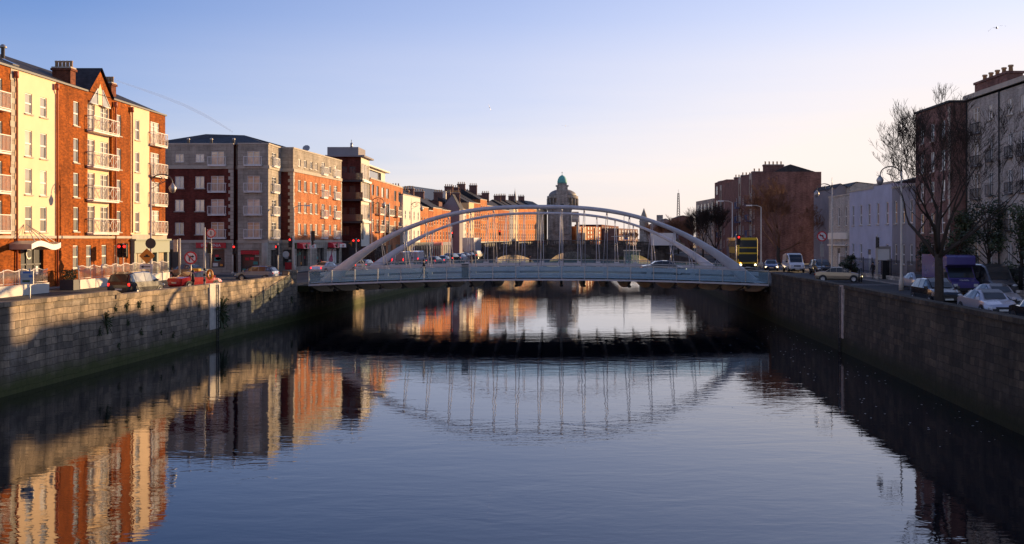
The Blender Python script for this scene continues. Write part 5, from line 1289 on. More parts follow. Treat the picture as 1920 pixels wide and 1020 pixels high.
        for sg in (-1, 1):
            m = MB(); m.lathe([(.0, 0), (.1, .0), (.14, .05), (.1, .1), (0., .12)], (xn-.17, sg*(hn-.17), zn-.05), 8, 0, True, Matrix.Rotation(R(90), 4, 'Y') @ Matrix.Diagonal((.7, 1.5, 1.4, 1))); m.build('headlamp', ['white_lit' if lights else 'lens'], o)
            m = MB(); t = .18 if style == 'car' else .4; m.box(xr-.0, xr+.16, sg*(hr-.1)-.07, sg*(hr-.1)+.07, zr_-t*.6, zr_+t*.5); m.build('tail_lamp', ['red_lit' if tail else 'red_lamp'], o)
            m = MB(); mx = prof[-4][0]+(.0 if style == 'car' else -.2); m.box(mx-.14, mx, sg*hw+(0 if sg > 0 else -.2), sg*hw+(.2 if sg > 0 else 0), prof[-4][2]+.02, prof[-4][2]+.17); m.build('wing_mirror', [body if style == 'car' else 'plastic'], o)
        m = MB(); m.box(xn-.06, xn+.03, -.6, .6, .36, .5); m.box(xn-.1, xn+.015, -.42, .42, zn-.14, zn+.0); m.build('grille', ['plastic'], o)
        if plate:
            m = MB(); m.box(xn+.03, xn+.045, -.26, .26, .38, .48); m.build('number_plate', ['plate'], o); m = MB(); m.box(xr-.025, xr-.005, -.26, .26, .5, .61); m.build('number_plate', ['plate'], o)
    o.location = (x, y, zz); o.rotation_euler = (0, 0, R(ang)); return o
P_ = {k: paint(k+'_car_paint', *v) for k, v in dict(silver=((.46, .46, .48), .5, .3), lilac=((.55, .54, .6), .35, .3), gold=((.34, .27, .18), .4, .3), black=((.012, .013, .016), .0, .2), navy=((.02, .035, .12), .2, .25), blue=((.03, .07, .22), .2, .25), red=((.40, .012, .02), .1, .25), sage=((.30, .34, .24), .3, .3), white=((.7, .7, .72), .0, .3), slate=((.12, .125, .14), .4, .3), steelblue=((.13, .18, .30), .4, .3), purple=((.07, .055, .22), .1, .3), dark=((.03, .03, .034), .2, .25), plum=((.12, .02, .03), .2, .3)).items()}
for k, v in P_.items(): M['p_'+k] = v
RQ = 'cars queuing and parked on the shaded right quay'; LQ_ = 'traffic on the sunlit left quay'; FQ = 'cars queuing far along the left quay'
vehicle('silver saloon parked nearest the wall with one front window open', 'p_lilac', SEDAN, 23.5, 58.2, -90, group=RQ)
vehicle('grey saloon parked beyond the front silver saloon on the right', 'p_silver', SEDAN, 26.9, 65.5, -90, group=RQ)
vehicle('dark green-black saloon at the right edge of the picture', 'p_black', SEDAN, 23.1, 50.4, -90, group=RQ)
vehicle('shiny black estate car behind the bare tree trunk', 'p_black', ESTATE, 24.3, 68.3, -90, 'car', group=RQ)
vehicle('silver saloon parked behind the purple lorry', 'p_silver', SEDAN, 29.6, 87.2, -90, group=RQ)
vehicle('gold saloon turning on the road right of the bridge end', 'p_gold', SEDAN, 27.4, 103.5, -16, lights=True, name='moving_car')
vehicle('dark people carrier parked under the lamp post', 'p_dark', MPV, 31.0, 125, -90, group=RQ)
vehicle('small blue car with a lit headlamp beside the white van', 'p_blue', HATCH, 28.0, 139, -100, lights=True, group=RQ)
vehicle('white high roofed van driving towards us behind the gold saloon', 'p_white', VAN, 29.7, 133.5, -92, 'van', cat='van', name='delivery_van')
vehicle('grey van half hidden behind the purple lorry', 'p_slate', VAN, 32.0, 78.5, -90, 'van', cat='van', name='delivery_van')
vehicle('dark people carrier with lit red tail lamps driving away', 'p_dark', MPV, -30.2, 76.8, 80, tail=True, group=LQ_, name='moving_car')
tx = vehicle('red saloon taxi with a yellow roof sign', 'p_red', SEDAN, -29.6, 87.5, 62, group=LQ_, cat='taxi', name='taxi')
m = MB(); m.box(-.12, .12, -.45, .45, 1.47, 1.64); m.build('roof_sign', ['yellow'], tx) if False else None
b = MB(); b.box(-.14, .14, -.5, .5, 1.46, 1.64); rs = bpy.data.objects.new('roof_sign', b.mesh('roof_sign', ['yellow'])); COL.objects.link(rs); rs.parent = tx
vehicle('pale green saloon turning behind the red taxi', 'p_sage', SEDAN, -36.2, 105, 155, group=LQ_, name='moving_car')
vehicle('steel blue hatchback crossing towards the side street', 'p_steelblue', HATCH, -29.2, 104, 172, group=LQ_, name='moving_car')
vehicle('silver-grey saloon by the bridge foot on the left', 'p_lilac', SEDAN, -27.5, 127.5, 70, tail=True, group=LQ_, name='moving_car')
vehicle('white hatchback behind the near arch foot', 'p_white', HATCH, -25.0, 140, 82, tail=True, group=LQ_, name='moving_car')
vehicle('dark saloon crossing the arch bridge', 'p_slate', SEDAN, 10.6, 105.6, 4, z=3.86, lights=True, name='moving_car', group='traffic on the arch bridge')
for i, (px, y, bd, pr, lb) in enumerate([(832, 172, 'p_silver', SEDAN, 'first queuing silver saloon beyond the white van'), (815, 166, 'p_slate', HATCH, 'grey hatchback at the near end of the far queue'), (848, 183, 'p_dark', ESTATE, 'dark estate in the middle of the far queue'), (863, 194, 'p_white', SEDAN, 'white saloon in the far queue'), (872, 206, 'p_plum', SEDAN, 'plum coloured saloon near the stone bridge'), (893, 218, 'p_slate', MPV, 'grey people carrier turning at the stone bridge'), (845, 200, 'p_silver', HATCH, 'silver hatchback furthest left in the far queue'), (880, 214, 'p_navy', SEDAN, 'navy saloon waiting at the stone bridge lights')]):
    vehicle(lb, bd, pr, wx(px, y), y, 80-i, tail=True, group=FQ, name='queuing_car')
def box_van(label, x, y, ang, body, cab, L=6.2, Wd=2.1, Hh=2.95, luton=False, txt=None, z=None, name='box_lorry', k=1.):
    o = empty(name, (0, 0, 0), label, 'lorry'); c0 = L/2-1.9; hw = Wd/2
    b = MB(); b.box(-L/2, c0, -hw, hw, .75, Hh); b.box(-L/2+.02, c0, -hw-.02, hw+.02, .7, .75); b.box(-L/2-.01, c0, -hw-.02, hw+.02, Hh, Hh+.04); bx = b.build('cargo_box', [body], o)
    if luton: b = MB(); b.prism([Vector((c0+.01, 0, 2.1)), Vector((c0+.85, 0, 2.18)), Vector((c0+1.05, 0, 2.3)), Vector((c0+1.0, 0, Hh-.12)), Vector((c0+.85, 0, Hh)), Vector((c0+.01, 0, Hh))], (0, -hw, 0), (0, hw, 0)); b.build('luton_head', [body], o)
    b = MB(); pf = [(c0+.03, .4), (c0+.03, 2.12), (c0+.5, 2.14), (c0+1.25, 1.25), (L/2-.05, 1.05), (L/2, .85), (L/2, .4)]
    b.prism([Vector((x_, 0, z_)) for x_, z_ in pf], (0, -hw*.94, 0), (0, hw*.94, 0)); b.build('cab', [cab], o)
    b = MB(); nx = Vector((1.25-.5, 0, .9)); a0, a1 = Vector((c0+.58, 0, 2.06)), Vector((c0+1.2, 0, 1.33)); off = Vector((.02, 0, .018)); b.face([a0+off+Vector((0, -hw*.84, 0)), a1+off+Vector((0, -hw*.88, 0)), a1+off+Vector((0, hw*.88, 0)), a0+off+Vector((0, hw*.84, 0))][::-1]); b.build('windscreen', ['gl_car'], o)
    for s in (-1, 1):
        b = MB(); yy = s*(hw*.94+.01); q = [(c0+.15, yy, 1.3), (c0+1.05, yy, 1.3), (c0+.5, yy, 2.0), (c0+.15, yy, 2.0)]; b.face(q if s < 0 else q[::-1]); b.build('side_window', ['gl_car'], o)
        b = MB(); b.box(c0+1.0, c0+1.12, yy+(0.03 if s > 0 else -.25), yy+(.25 if s > 0 else -.03), 1.35, 1.75); b.build('wing_mirror', ['plastic'], o)
        b = MB(); b.box(L/2-.03, L/2+.02, s*hw*.7-.15, s*hw*.7+.15, .72, .92); b.build('headlamp', ['lens'], o)
        b = MB(); b.box(-L/2-.03, -L/2+.01, s*hw*.85-.08, s*hw*.85+.08, .8, 1.15); b.build('tail_lamp', ['red_lamp'], o)
        for xx in (-L/2+1.3, L/2-.95):
            w = MB(); w.lathe([(.2, -.12), (.37, -.12), (.39, -.06), (.39, .06), (.37, .12), (.2, .12)], (xx, s*(hw-.14), .39), 16, 0, True, Matrix.Rotation(R(90), 4, 'X')); w.build('wheel', ['rubber'], o)
    b = MB(); b.box(-L/2+.1, L/2-.3, -.5, .5, .3, .7); b.box(L/2-.02, L/2+.03, -hw*.9, hw*.9, .38, .62); b.build('chassis', ['plastic'], o)
    if txt: t = text_mesh('bonnet_lettering', txt, .42, 'signwhite', o, (c0+1.6, 0, 1.17), (R(14), 0, R(90)), ext=.004); t.rotation_euler = (0, R(12), 0); t.rotation_euler = (R(15), 0, R(90))
    o.location = (x, y, (gz(x, y) if z is None else z)+.012); o.rotation_euler = (0, 0, R(ang)); return o
box_van('purple box lorry with an overhanging head and white bonnet lettering', 29.6, 80.2, -90, 'p_purple', 'p_purple', luton=True, txt='G4S')
box_van('white box lorry coming down off the stone bridge', wx(1252, 228), 228, -6, 'p_white', 'p_dark', 7.2, 2.3, 3.3, z=5.3)
box_van('pale grey box lorry at the far end of the left queue', wx(887, 224), 224, 78, 'p_lilac', 'p_navy', 7.5, 2.4, 3.6, z=4.0)
box_van('dark skip lorry with a grey cab back beside the arch', wx(703, 149), 149, 80, 'p_dark', 'p_slate', 6.5, 2.3, 3.1)
vehicle('long grey panel van behind the near arch', 'p_silver', VAN, wx(757, 158), 158, 78, 'van', cat='van', name='delivery_van', tail=True)
vehicle('white panel van ahead of the grey one', 'p_lilac', VAN, wx(783, 163), 163, 80, 'van', cat='van', name='delivery_van', tail=True)

# double-deck bus
bus = empty('double_decker_bus', (0, 0, 0), 'yellow and blue double decker bus with headlamps on', 'bus')
Lb, Wb, Hb = 10.4, 2.5, 4.3; hw = Wb/2
M['bus_yellow'] = paint('bus_yellow', (.75, .5, .02)); M['bus_blue'] = paint('bus_blue', (.02, .06, .2))
def rrect(b, x0, x1, y0, y1, z0, z1, mat=0, r=.18):
    """box along x with rounded corners in plan"""
    P = []
    for cx_, cy_, a0 in ((x1-r, y1-r, 0), (x0+r, y1-r, 90), (x0+r, y0+r, 180), (x1-r, y0+r, 270)):
        for k in range(5): a = R(a0+k*22.5); P.append(Vector((cx_+r*math.cos(a), cy_+r*math.sin(a), 0)))
    b.prism(P, (0, 0, z0), (0, 0, z1), mat)
b = MB(); rrect(b, -Lb/2, Lb/2, -hw, hw, .95, Hb-.12); rrect(b, -Lb/2+.1, Lb/2-.1, -hw+.1, hw-.1, Hb-.12, Hb); b.build('body', ['bus_yellow'], bus)
b = MB(); rrect(b, -Lb/2-.005, Lb/2+.02, -hw-.01, hw+.01, .3, 1.0); b.build('skirt', ['p_black'], bus)
b = MB(); rrect(b, -Lb/2-.01, -Lb/2+2.6, -hw-.012, hw+.012, 1.0, Hb-.15); b.build('rear_panel', ['bus_blue'], bus)
def glass_front(z0, z1, nm, inset=.14):
    b = MB(); b.box(Lb/2-.02, Lb/2+.025, -hw+inset, hw-inset, z0, z1); return b.build(nm, ['gl_car'], bus)
glass_front(1.2, 2.22, 'windscreen', .1); glass_front(2.42, 2.95, 'destination_glass'); glass_front(3.1, 3.98, 'upper_windscreen')
for sg in (-1, 1):
    for nm, z0, z1, xs_ in (('side_window', 3.1, 3.9, range(6)), ('side_window', 1.45, 2.3, range(5))):
        for k in xs_:
            if sg > 0 and z0 < 2 and k == 4: continue
            x1 = Lb/2-.35-k*1.5; b = MB(); yy = sg*hw; b.box(x1-1.38, x1, min(yy, yy+sg*.015), max(yy, yy+sg*.015), z0, z1); b.build(nm, ['gl_car'], bus)
    b = MB(); b.lathe([(.13, 0), (.13, .03)], (Lb/2+.02, sg*.92, .86), 12, 0, True, Matrix.Rotation(R(90), 4, 'Y')); b.build('headlamp', ['white_lit'], bus)
    b = MB(); b.box(Lb/2+.02, Lb/2+.3, sg*(hw+.02)-.07, sg*(hw+.02)+.07, 1.6, 2.05); b.build('wing_mirror', ['plastic'], bus)
    for xx in (-Lb/2+2.6, Lb/2-2.5):
        w = MB(); w.lathe([(.28, -.15), (.46, -.15), (.49, -.08), (.49, .08), (.46, .15), (.28, .15)], (xx, sg*(hw-.13), .49), 18, 0, True, Matrix.Rotation(R(90), 4, 'X')); ww = w.build('wheel', ['rubber'], bus)
        w = MB(); w.lathe([(.28, -.16), (.28, .16)], (xx, sg*(hw-.13), .49), 14, 0, True, Matrix.Rotation(R(90), 4, 'X')); w.build('rim', ['alloy'], ww)
b = MB(); b.lathe([(.1, 0), (.1, .03)], (Lb/2+.02, .98*-1, 1.08), 10, 0, True, Matrix.Rotation(R(90), 4, 'Y')); b.build('indicator', ['amber_lit'], bus)
b = MB(); b.box(Lb/2+.02, Lb/2+.035, -.28, .28, .48, .6); b.build('number_plate', ['plate'], bus)
b = MB(); b.tube([(Lb/2+.05, -.2, 1.22), (Lb/2+.05, .35, 1.75)], .02, 4); b.build('wiper', ['plastic'], bus)
bus.location = (24.4, 140.4, 3.3); bus.rotation_euler = (0, 0, R(-91))

# ------------------------------------------------------------------ street furniture
def at(px, Y): x = wx(px, Y); return x, Y, gz(x, Y)+.13
def disc(m, c, r, th, mat=0, ang=0, n=20):
    m.lathe([(r, 0), (r, th)], c, n, mat, False, Matrix.Rotation(ang, 4, 'Z') @ Matrix.Rotation(R(90), 4, 'X'))
def signal(label, px, Y, h, heads, pole='pole', z=None, group='traffic signals', polish=1.):
    x, y, zz = at(px, Y); zz = zz if z is None else z; r = empty('traffic_light', (x, y, zz), label, 'traffic light', group)
    m = MB(); m.tube([(x, y, zz-.1), (x, y, zz+h)], .06, 8); m.lathe([(.11, 0), (.11, .3), (.06, .32)], (x, y, zz), 8); m.build('pole', [pole], r)
    for dx, zt, face, lit in heads:                 # offset, top height, facing angle (0 = towards us), lamp lit
        T = Matrix.Translation((x, y, zz+zt)) @ Matrix.Rotation(R(face), 4, 'Z'); m = MB()
        m.box(dx-.17, dx+.17, -.2, .02, -1.0, 0, 0, T); hd = m.build('signal_head', ['black'], r)
        m = MB(); m.box(dx-.22, dx+.22, .02, .05, -1.08, .08, 0, T); m.build('backing_board', ['plate' if polish > 1 else 'black'], hd)
        for k in range(3):
            m = MB(); c = T @ Vector((dx, -.2, -.17-.32*k)); m.lathe([(.115, 0), (.1, .03), (.0, .045)], c, 12, 0, True, Matrix.Rotation(R(face), 4, 'Z') @ Matrix.Rotation(R(90), 4, 'X')); m.build('lamp', ['red_lit' if lit and k == 0 else 'plastic'], hd)
            m = MB(); m.box(dx-.13, dx+.13, -.4, -.2, -.045-.32*k, -.03-.32*k, 0, T); m.build('visor', ['black'], hd)
    return r
signal('signal with two red heads in front of the brick flats', 231, 88, 3.2, [(-.27, 3.1, 0, 1), (.17, 3.1, 0, 1)])
signal('signal on a slim post before the corner block, red lit', 436, 121, 3.5, [(.2, 3.3, 0, 1)])
signal('side-on signal with a cream back plate left of the bridge, red lit', 521, 109, 3.6, [(0, 3.4, -55, 1)], polish=2)
signal('dark signal by the awnings with a dim red lamp', 549, 126, 4.4, [(-.3, 4.1, 0, 1)])
signal('tall dark signal seen from behind near the awnings', 583, 126, 4.9, [(.4, 4.3, 90, 0), (-.25, 4.9, 180, 0)])
signal('signal with twin red lamps beyond the arch foot', 668, 127.5, 4.1, [(-.3, 4.0, 0, 1), (.3, 4.0, 0, 1)])
signal('signal under the round red sign, seen from the side', 395, 108, 3.6, [(-.22, 3.5, 90, 0), (.3, 3.5, -90, 0)])
signal('signal in front of the yellow bus, red lit', 1380, 124, 4.6, [(.3, 4.4, 0, 1), (-.3, 4.4, 180, 0)], pole='galv')
signal('signal by the information panel on the right pavement', 1645, 106, 4.5, [(-.25, 4.2, 60, 0)])
signal('far signal before the red shopfront, red lit', 848, 181, 5.4, [(0, 5.2, 0, 1)])
signal('far signal at the end of the stone bridge, red lit', 937, 230, 4.2, [(0, 4.0, 0, 1)], z=5.2)
def lamp_post(label, px, Y, h, side, z=None, ornate=True, face=0.):
    x, y, zz = at(px, Y); zz = zz if z is None else z; r = empty('street_lamp', (x, y, zz), label, 'lamp post', 'street lamps along the quays')
    m = MB(); m.lathe([(.22, 0), (.2, .8), (.12, .95), (.1, 2.5), (.085, 2.6), (.06, h)], (x, y, zz-.1), 10); m.build('column', ['pole'], r)
    d = Vector((math.cos(face)*side, math.sin(face)*side, 0)); top = Vector((x, y, zz+h))
    m = MB()
    if ornate:
        R0 = .85; pts = [top+d*(R0*(1-math.cos(t)))+Vector((0, 0, R0*.75*math.sin(t)-.35)) for t in [i*math.pi*1.08/14 for i in range(15)]]; m.tube([top-Vector((0, 0, .9))]+pts, .045, 6)
        for R1, c in ((.34, .55), (.2, .95)):
            m.tube([top+d*(c+R1*math.cos(t))+Vector((0, 0, -.15+R1*math.sin(t))) for t in [i*math.pi*2/12 for i in range(12)]], .028, 4)
        m.tube([top-Vector((0, 0, .1)), top+Vector((0, 0, 1.0))], [.05, .012], 6); m.tube([top-Vector((0, 0, .9)), top+d*1.2+Vector((0, 0, -.25))], .025, 4)
    else: m.tube([top-Vector((0, 0, .1)), top+d*.6+Vector((0, 0, .12)), top+d*1.5+Vector((0, 0, .15))], .045, 6)
    m.build('bracket', ['pole' if not ornate else 'darkgrey'], r)
    m = MB()
    if ornate: c = top+d*1.72+Vector((0, 0, -1.0)); m.lathe([(.04, .62), (.1, .5), (.26, .3), (.3, .18), (.22, -.1), (.1, -.2), (.02, -.22)], c, 12)
    else: c = top+d*1.7+Vector((0, 0, .1)); m.box(-.4, .4, -.14, .14, -.06, .1, 0, Matrix.Translation(c))
    m.build('lantern', ['galv' if ornate else 'white'], r); return r
L1 = lamp_post('ornate lamp post in front of the brick flats, signs on its column', 283, 85, 8.6, 1)
lamp_post('ornate lamp post beside the modern glazed block', 697, 152, 9.6, 1)
lamp_post('ornate lamp post before the white terraced house', 771, 176, 9.8, 1)
lamp_post('ornate lamp post behind the gold saloon', 1560, 119, 9.9, -1)
lamp_post('ornate lamp post standing in the branches of the near tree', 1690, 86, 9.6, -1)
lamp_post('plain tall lamp post left of the yellow bus', 1373, 158, 9.5, -1, ornate=False)
lamp_post('plain tall lamp post right of the yellow bus', 1427, 150, 8.6, -1, ornate=False)
lamp_post('plain lamp post by the corner block awnings', 551, 131, 8.0, 1, ornate=False)
lamp_post('tall lamp post on the stone bridge', 1170, 240, 6.4, 1, z=6.1, ornate=False)
# signs fixed to the first lamp post
x, y, zz = at(283, 85)
m = MB(); c = Vector((x-.28, y-.12, 6.1)); m.prism([c+Vector((.62, 0, 0)), c+Vector((0, 0, .62)), c-Vector((.62, 0, 0)), c-Vector((0, 0, .62))], (0, 0, 0), (0, .03, 0)); sg = tag(m.build('warning_sign', ['orange']), 'orange diamond warning sign on the lamp post by the flats', 'sign')
m = MB(); m.box(x-.5, x-.06, y-.135, y-.121, 6.02, 6.12); m.box(x-.38, x-.18, y-.135, y-.121, 6.12, 6.22); m.build('sign_symbol', ['black'], sg)
m = MB(); m.box(x-.85, x+.2, y-.12, y-.09, 5.05, 5.45); pl2 = tag(m.build('arrow_plate', ['signwhite']), 'white arrow plate below the orange diamond sign', 'sign')
m = MB(); m.box(x-.6, x, y-.14, y-.121, 5.21, 5.28); m.prism([Vector((x-.75, y-.14, 5.245)), Vector((x-.55, y-.14, 5.36)), Vector((x-.55, y-.14, 5.13))], (0, 0, 0), (0, .018, 0)); m.build('arrow', ['black'], pl2)
m = MB(); disc(m, (x+.02, y-.1, 7.1), .42, .03); tag(m.build('round_sign', ['darkgrey']), 'dark back of a round sign on the lamp post by the flats', 'sign')
def post_sign(name, label, px, Y, h, zc, kind, z=None):
    x, y, zz = at(px, Y); zz = zz if z is None else z; r = empty(name, (x, y, zz), label, 'sign'); m = MB(); m.tube([(x, y, zz-.1), (x, y, zz+h)], .045, 8); m.build('post', ['galv'], r)
    if kind in ('noright', 'noleft', 'round'):
        rr = .52 if kind != 'round' else .46; m = MB(); disc(m, (x, y-.05, zz+zc), rr, .03); ds = m.build('disc', ['signred'], r)
        m = MB(); disc(m, (x, y-.082, zz+zc), rr*.78, .004); m.build('white_face', ['signwhite'], ds)
        s = 1 if kind != 'noleft' else -1; T = Matrix.Translation((x, y-.095, zz+zc)); m = MB()
        if kind != 'round':
            m.box(-s*.1-.045, -s*.1+.045, -.004, .0, -.26, .1, 0, T); m.box(min(-s*.1, s*.14), max(-s*.1, s*.14), -.0041, .0, .06, .15, 0, T); m.prism([T @ Vector((s*.12, 0, .22)), T @ Vector((s*.3, 0, .105)), T @ Vector((s*.12, 0, -.01))][::s], (0, -.004, 0), (0, 0, 0)); m.build('turn_arrow', ['black'], ds)
            m = MB(); m.box(-.48, .48, -.006, -.0045, -.045, .045, 0, T @ Matrix.Rotation(R(45), 4, 'Y')); m.build('red_bar', ['signred'], ds)
        else: m.box(-.05, .05, -.004, 0, -.2, .2, 0, T); m.build('bar', ['black'], ds)
    return r
post_sign('no_right_turn_sign', 'round no right turn sign above the red taxi', 358, 86, 2.9, 2.45, 'noright')
post_sign('round_sign_post', 'round red and white sign above the side-on signal', 396, 107.5, 4.9, 4.5, 'round')
ps_ = post_sign('no_turn_sign', 'round no turn sign on a post behind the gold saloon', 1541, 110, 4.5, 4.3, 'noleft')
x, y, zz = at(1541, 110); m = MB(); m.box(x-.2, x+.2, y-.07, y-.05, zz+2.2, zz+3.5); m.build('side_plate', ['galv'], ps_)
# tall quay pole with lifebuoy
x, y, zz = at(404, LADY+.3); x = lx(y)-.75; r = empty('quay_pole', (x, y, zz), 'tall pale pole by the white ladder strip', 'pole'); m = MB(); m.tube([(x, y, zz-.1), (x, y, zz+4.9)], [.09, .06], 10); m.build('shaft', ['pole'], r)
for z in (.95, 1.35, 1.75): m = MB(); m.tube([(x, y, zz+z), (x, y, zz+z+.16)], .095, 10); m.build('black_band', ['black'], r)
m = MB(); ring = []
c = Vector((x+.38, y, zz+1.45)); T = Matrix.Rotation(R(50), 4, 'Z'); m.tube([c+(T @ Vector((.0, .3*math.cos(t), .3*math.sin(t)))) for t in [i*2*math.pi/20 for i in range(21)]], .09, 8, caps=False); m.tube([c-Vector((.05, 0, -.25)), c-Vector((.33, 0, -.25))], .03, 4)
tag(m.build('lifebuoy', ['orange']), 'orange lifebuoy hanging on the pale quay pole', 'lifebuoy')
x, y, zz = at(337, 96); r = empty('cream_post', (x, y, zz), 'short cream post behind the red taxi', 'pole'); m = MB(); m.tube([(x, y, zz-.1), (x, y, zz+3.6)], .09, 8); m.build('shaft', ['pole'], r); m = MB(); m.box(x-.55, x-.2, y-.06, y+.02, zz+2.4, zz+3.5); m.build('side_box', ['galv'], r)
# bus information panel on the left pavement
x, y, zz = at(32, 54.5); x = lx(y)-.9; r = empty('bus_stop_panel', (x, y, zz), 'blue and grey bus stop panel on a post at the left edge', 'sign'); m = MB(); m.tube([(x+.1, y, zz-.1), (x+.1, y, zz+2.55)], .045, 8); m.build('post', ['galv'], r)
m = MB(); m.box(x-.36, x+.3, y-.05, y+.0, zz+1.75, zz+2.42); bp = m.build('panel', ['galv'], r)
for nm, a, c_, z0, z1, mt in (('blue_header', -.22, .16, 2.3, 2.4, 'signblue'), ('route_field', -.33, .28, 2.06, 2.27, 'signgrey'), ('blue_field', .08, .26, 2.1, 2.22, 'signblue'), ('route_field', -.33, .28, 1.8, 2.02, 'signgrey'), ('display', -.25, .13, 1.85, 1.96, 'weed')):
    m = MB(); o_ = .058 if mt != 'signblue' else .064
    if mt == 'weed': o_ = .064
    m.box(x+a, x+c_, y-o_, y-.05, zz+z0, zz+z1); m.build(nm, [mt], bp)
m = MB(); m.box(x-.02, x+.12, y-.06, y-.02, zz+1.6, zz+1.74); m.build('notice', ['plate'], r)
# information stand and bollards on the right
x, y, zz = at(1656, 107); r = empty('information_panel', (x, y, zz), 'dark framed information panel on the right pavement', 'sign'); m = MB(); m.box(x-.75, x-.6, y-.1, y+.1, zz-.1, zz+3.3); m.box(x+.6, x+.75, y-.1, y+.1, zz-.1, zz+3.3); m.box(x-.6, x+.6, y-.1, y+.1, zz+3.05, zz+3.3); m.build('panel_frame', ['galv'], r); m = MB(); m.box(x-.6, x+.6, y-.05, y+.05, zz+1.9, zz+3.05); m.build('white_panel', ['signwhite'], r); m = MB(); m.box(x-.1, x+.58, y-.06, y+.06, zz-.1, zz+1.89); m.build('lower_panel', ['black'], r)
x = rx(94.2)+.3; r = empty('ladder_rail', (x, LADR, 4.5), 'grab rails standing on the wall above the right ladder', 'railing'); m = MB(); yb = LADR
for q in (-.3, .3): m.tube([(x+.4, yb+q, 4.6), (x+.4, yb+q, 5.5)], .04, 6)
m.tube([(x+.4, yb-.3, 5.5), (x+.4, yb+.3, 5.5)], .04, 6); m.build('rail', ['black'], r)
bx_ = wx(872, 98.4); m = MB(); m.box(bx_-.3, bx_+.3, 98.2, 98.8, zd(bx_), zd(bx_)+1.2); r = empty('litter_bin', (bx_, 98.5, zd(bx_)), 'dark box shaped litter bin on the bridge walkway', 'bin'); m.build('bin_body', ['black'], r); m = MB(); m.box(bx_-.33, bx_+.33, 98.17, 98.83, zd(bx_)+1.2, zd(bx_)+1.26); m.build('lid', ['darkgrey'], r)
# traffic gantry on the stone bridge, shelter roof beyond the arch bridge
x0, x1 = wx(1147, 236), wx(1179, 236); r = empty('sign_gantry', (x0, 236, 6), 'thin pale gantry arm over the stone bridge', 'sign'); m = MB(); m.tube([(x0, 238, wz(443.5, 238)), (x1, 238, wz(442.5, 238))], .09, 6); m.tube([(x1-3, 238, 6), (x1-3, 238, wz(443, 238))], .1, 6); m.build('arm', ['pole'], r); m = MB(); m.box(x1-.8, x1+.0, 237.9, 238, wz(449, 238), wz(446, 238)); m.build('blue_plate', ['signblue'], r)
x0, x1 = wx(1168, 123), wx(1199, 123); r = empty('walkway_shelter', (x0, 121.5, zd(x0)), 'small glass shelter on the far walkway', 'shelter'); m = MB(); m.box(x0, x1, 120.9, 122.3, zd(x0)+2.25, zd(x0)+2.33); m.build('roof', ['pole'], r)
m = MB(); m.box(x0+.1, x1-.1, 122.2, 122.24, zd(x0)+.2, zd(x0)+2.2); m.build('glass', ['glass_panel'], r)
for xx in (x0+.1, x1-.1): m = MB(); m.tube([(xx, 122.2, zd(xx)), (xx, 122.2, zd(xx)+2.25)], .04, 5); m.build('post', ['galv'], r)

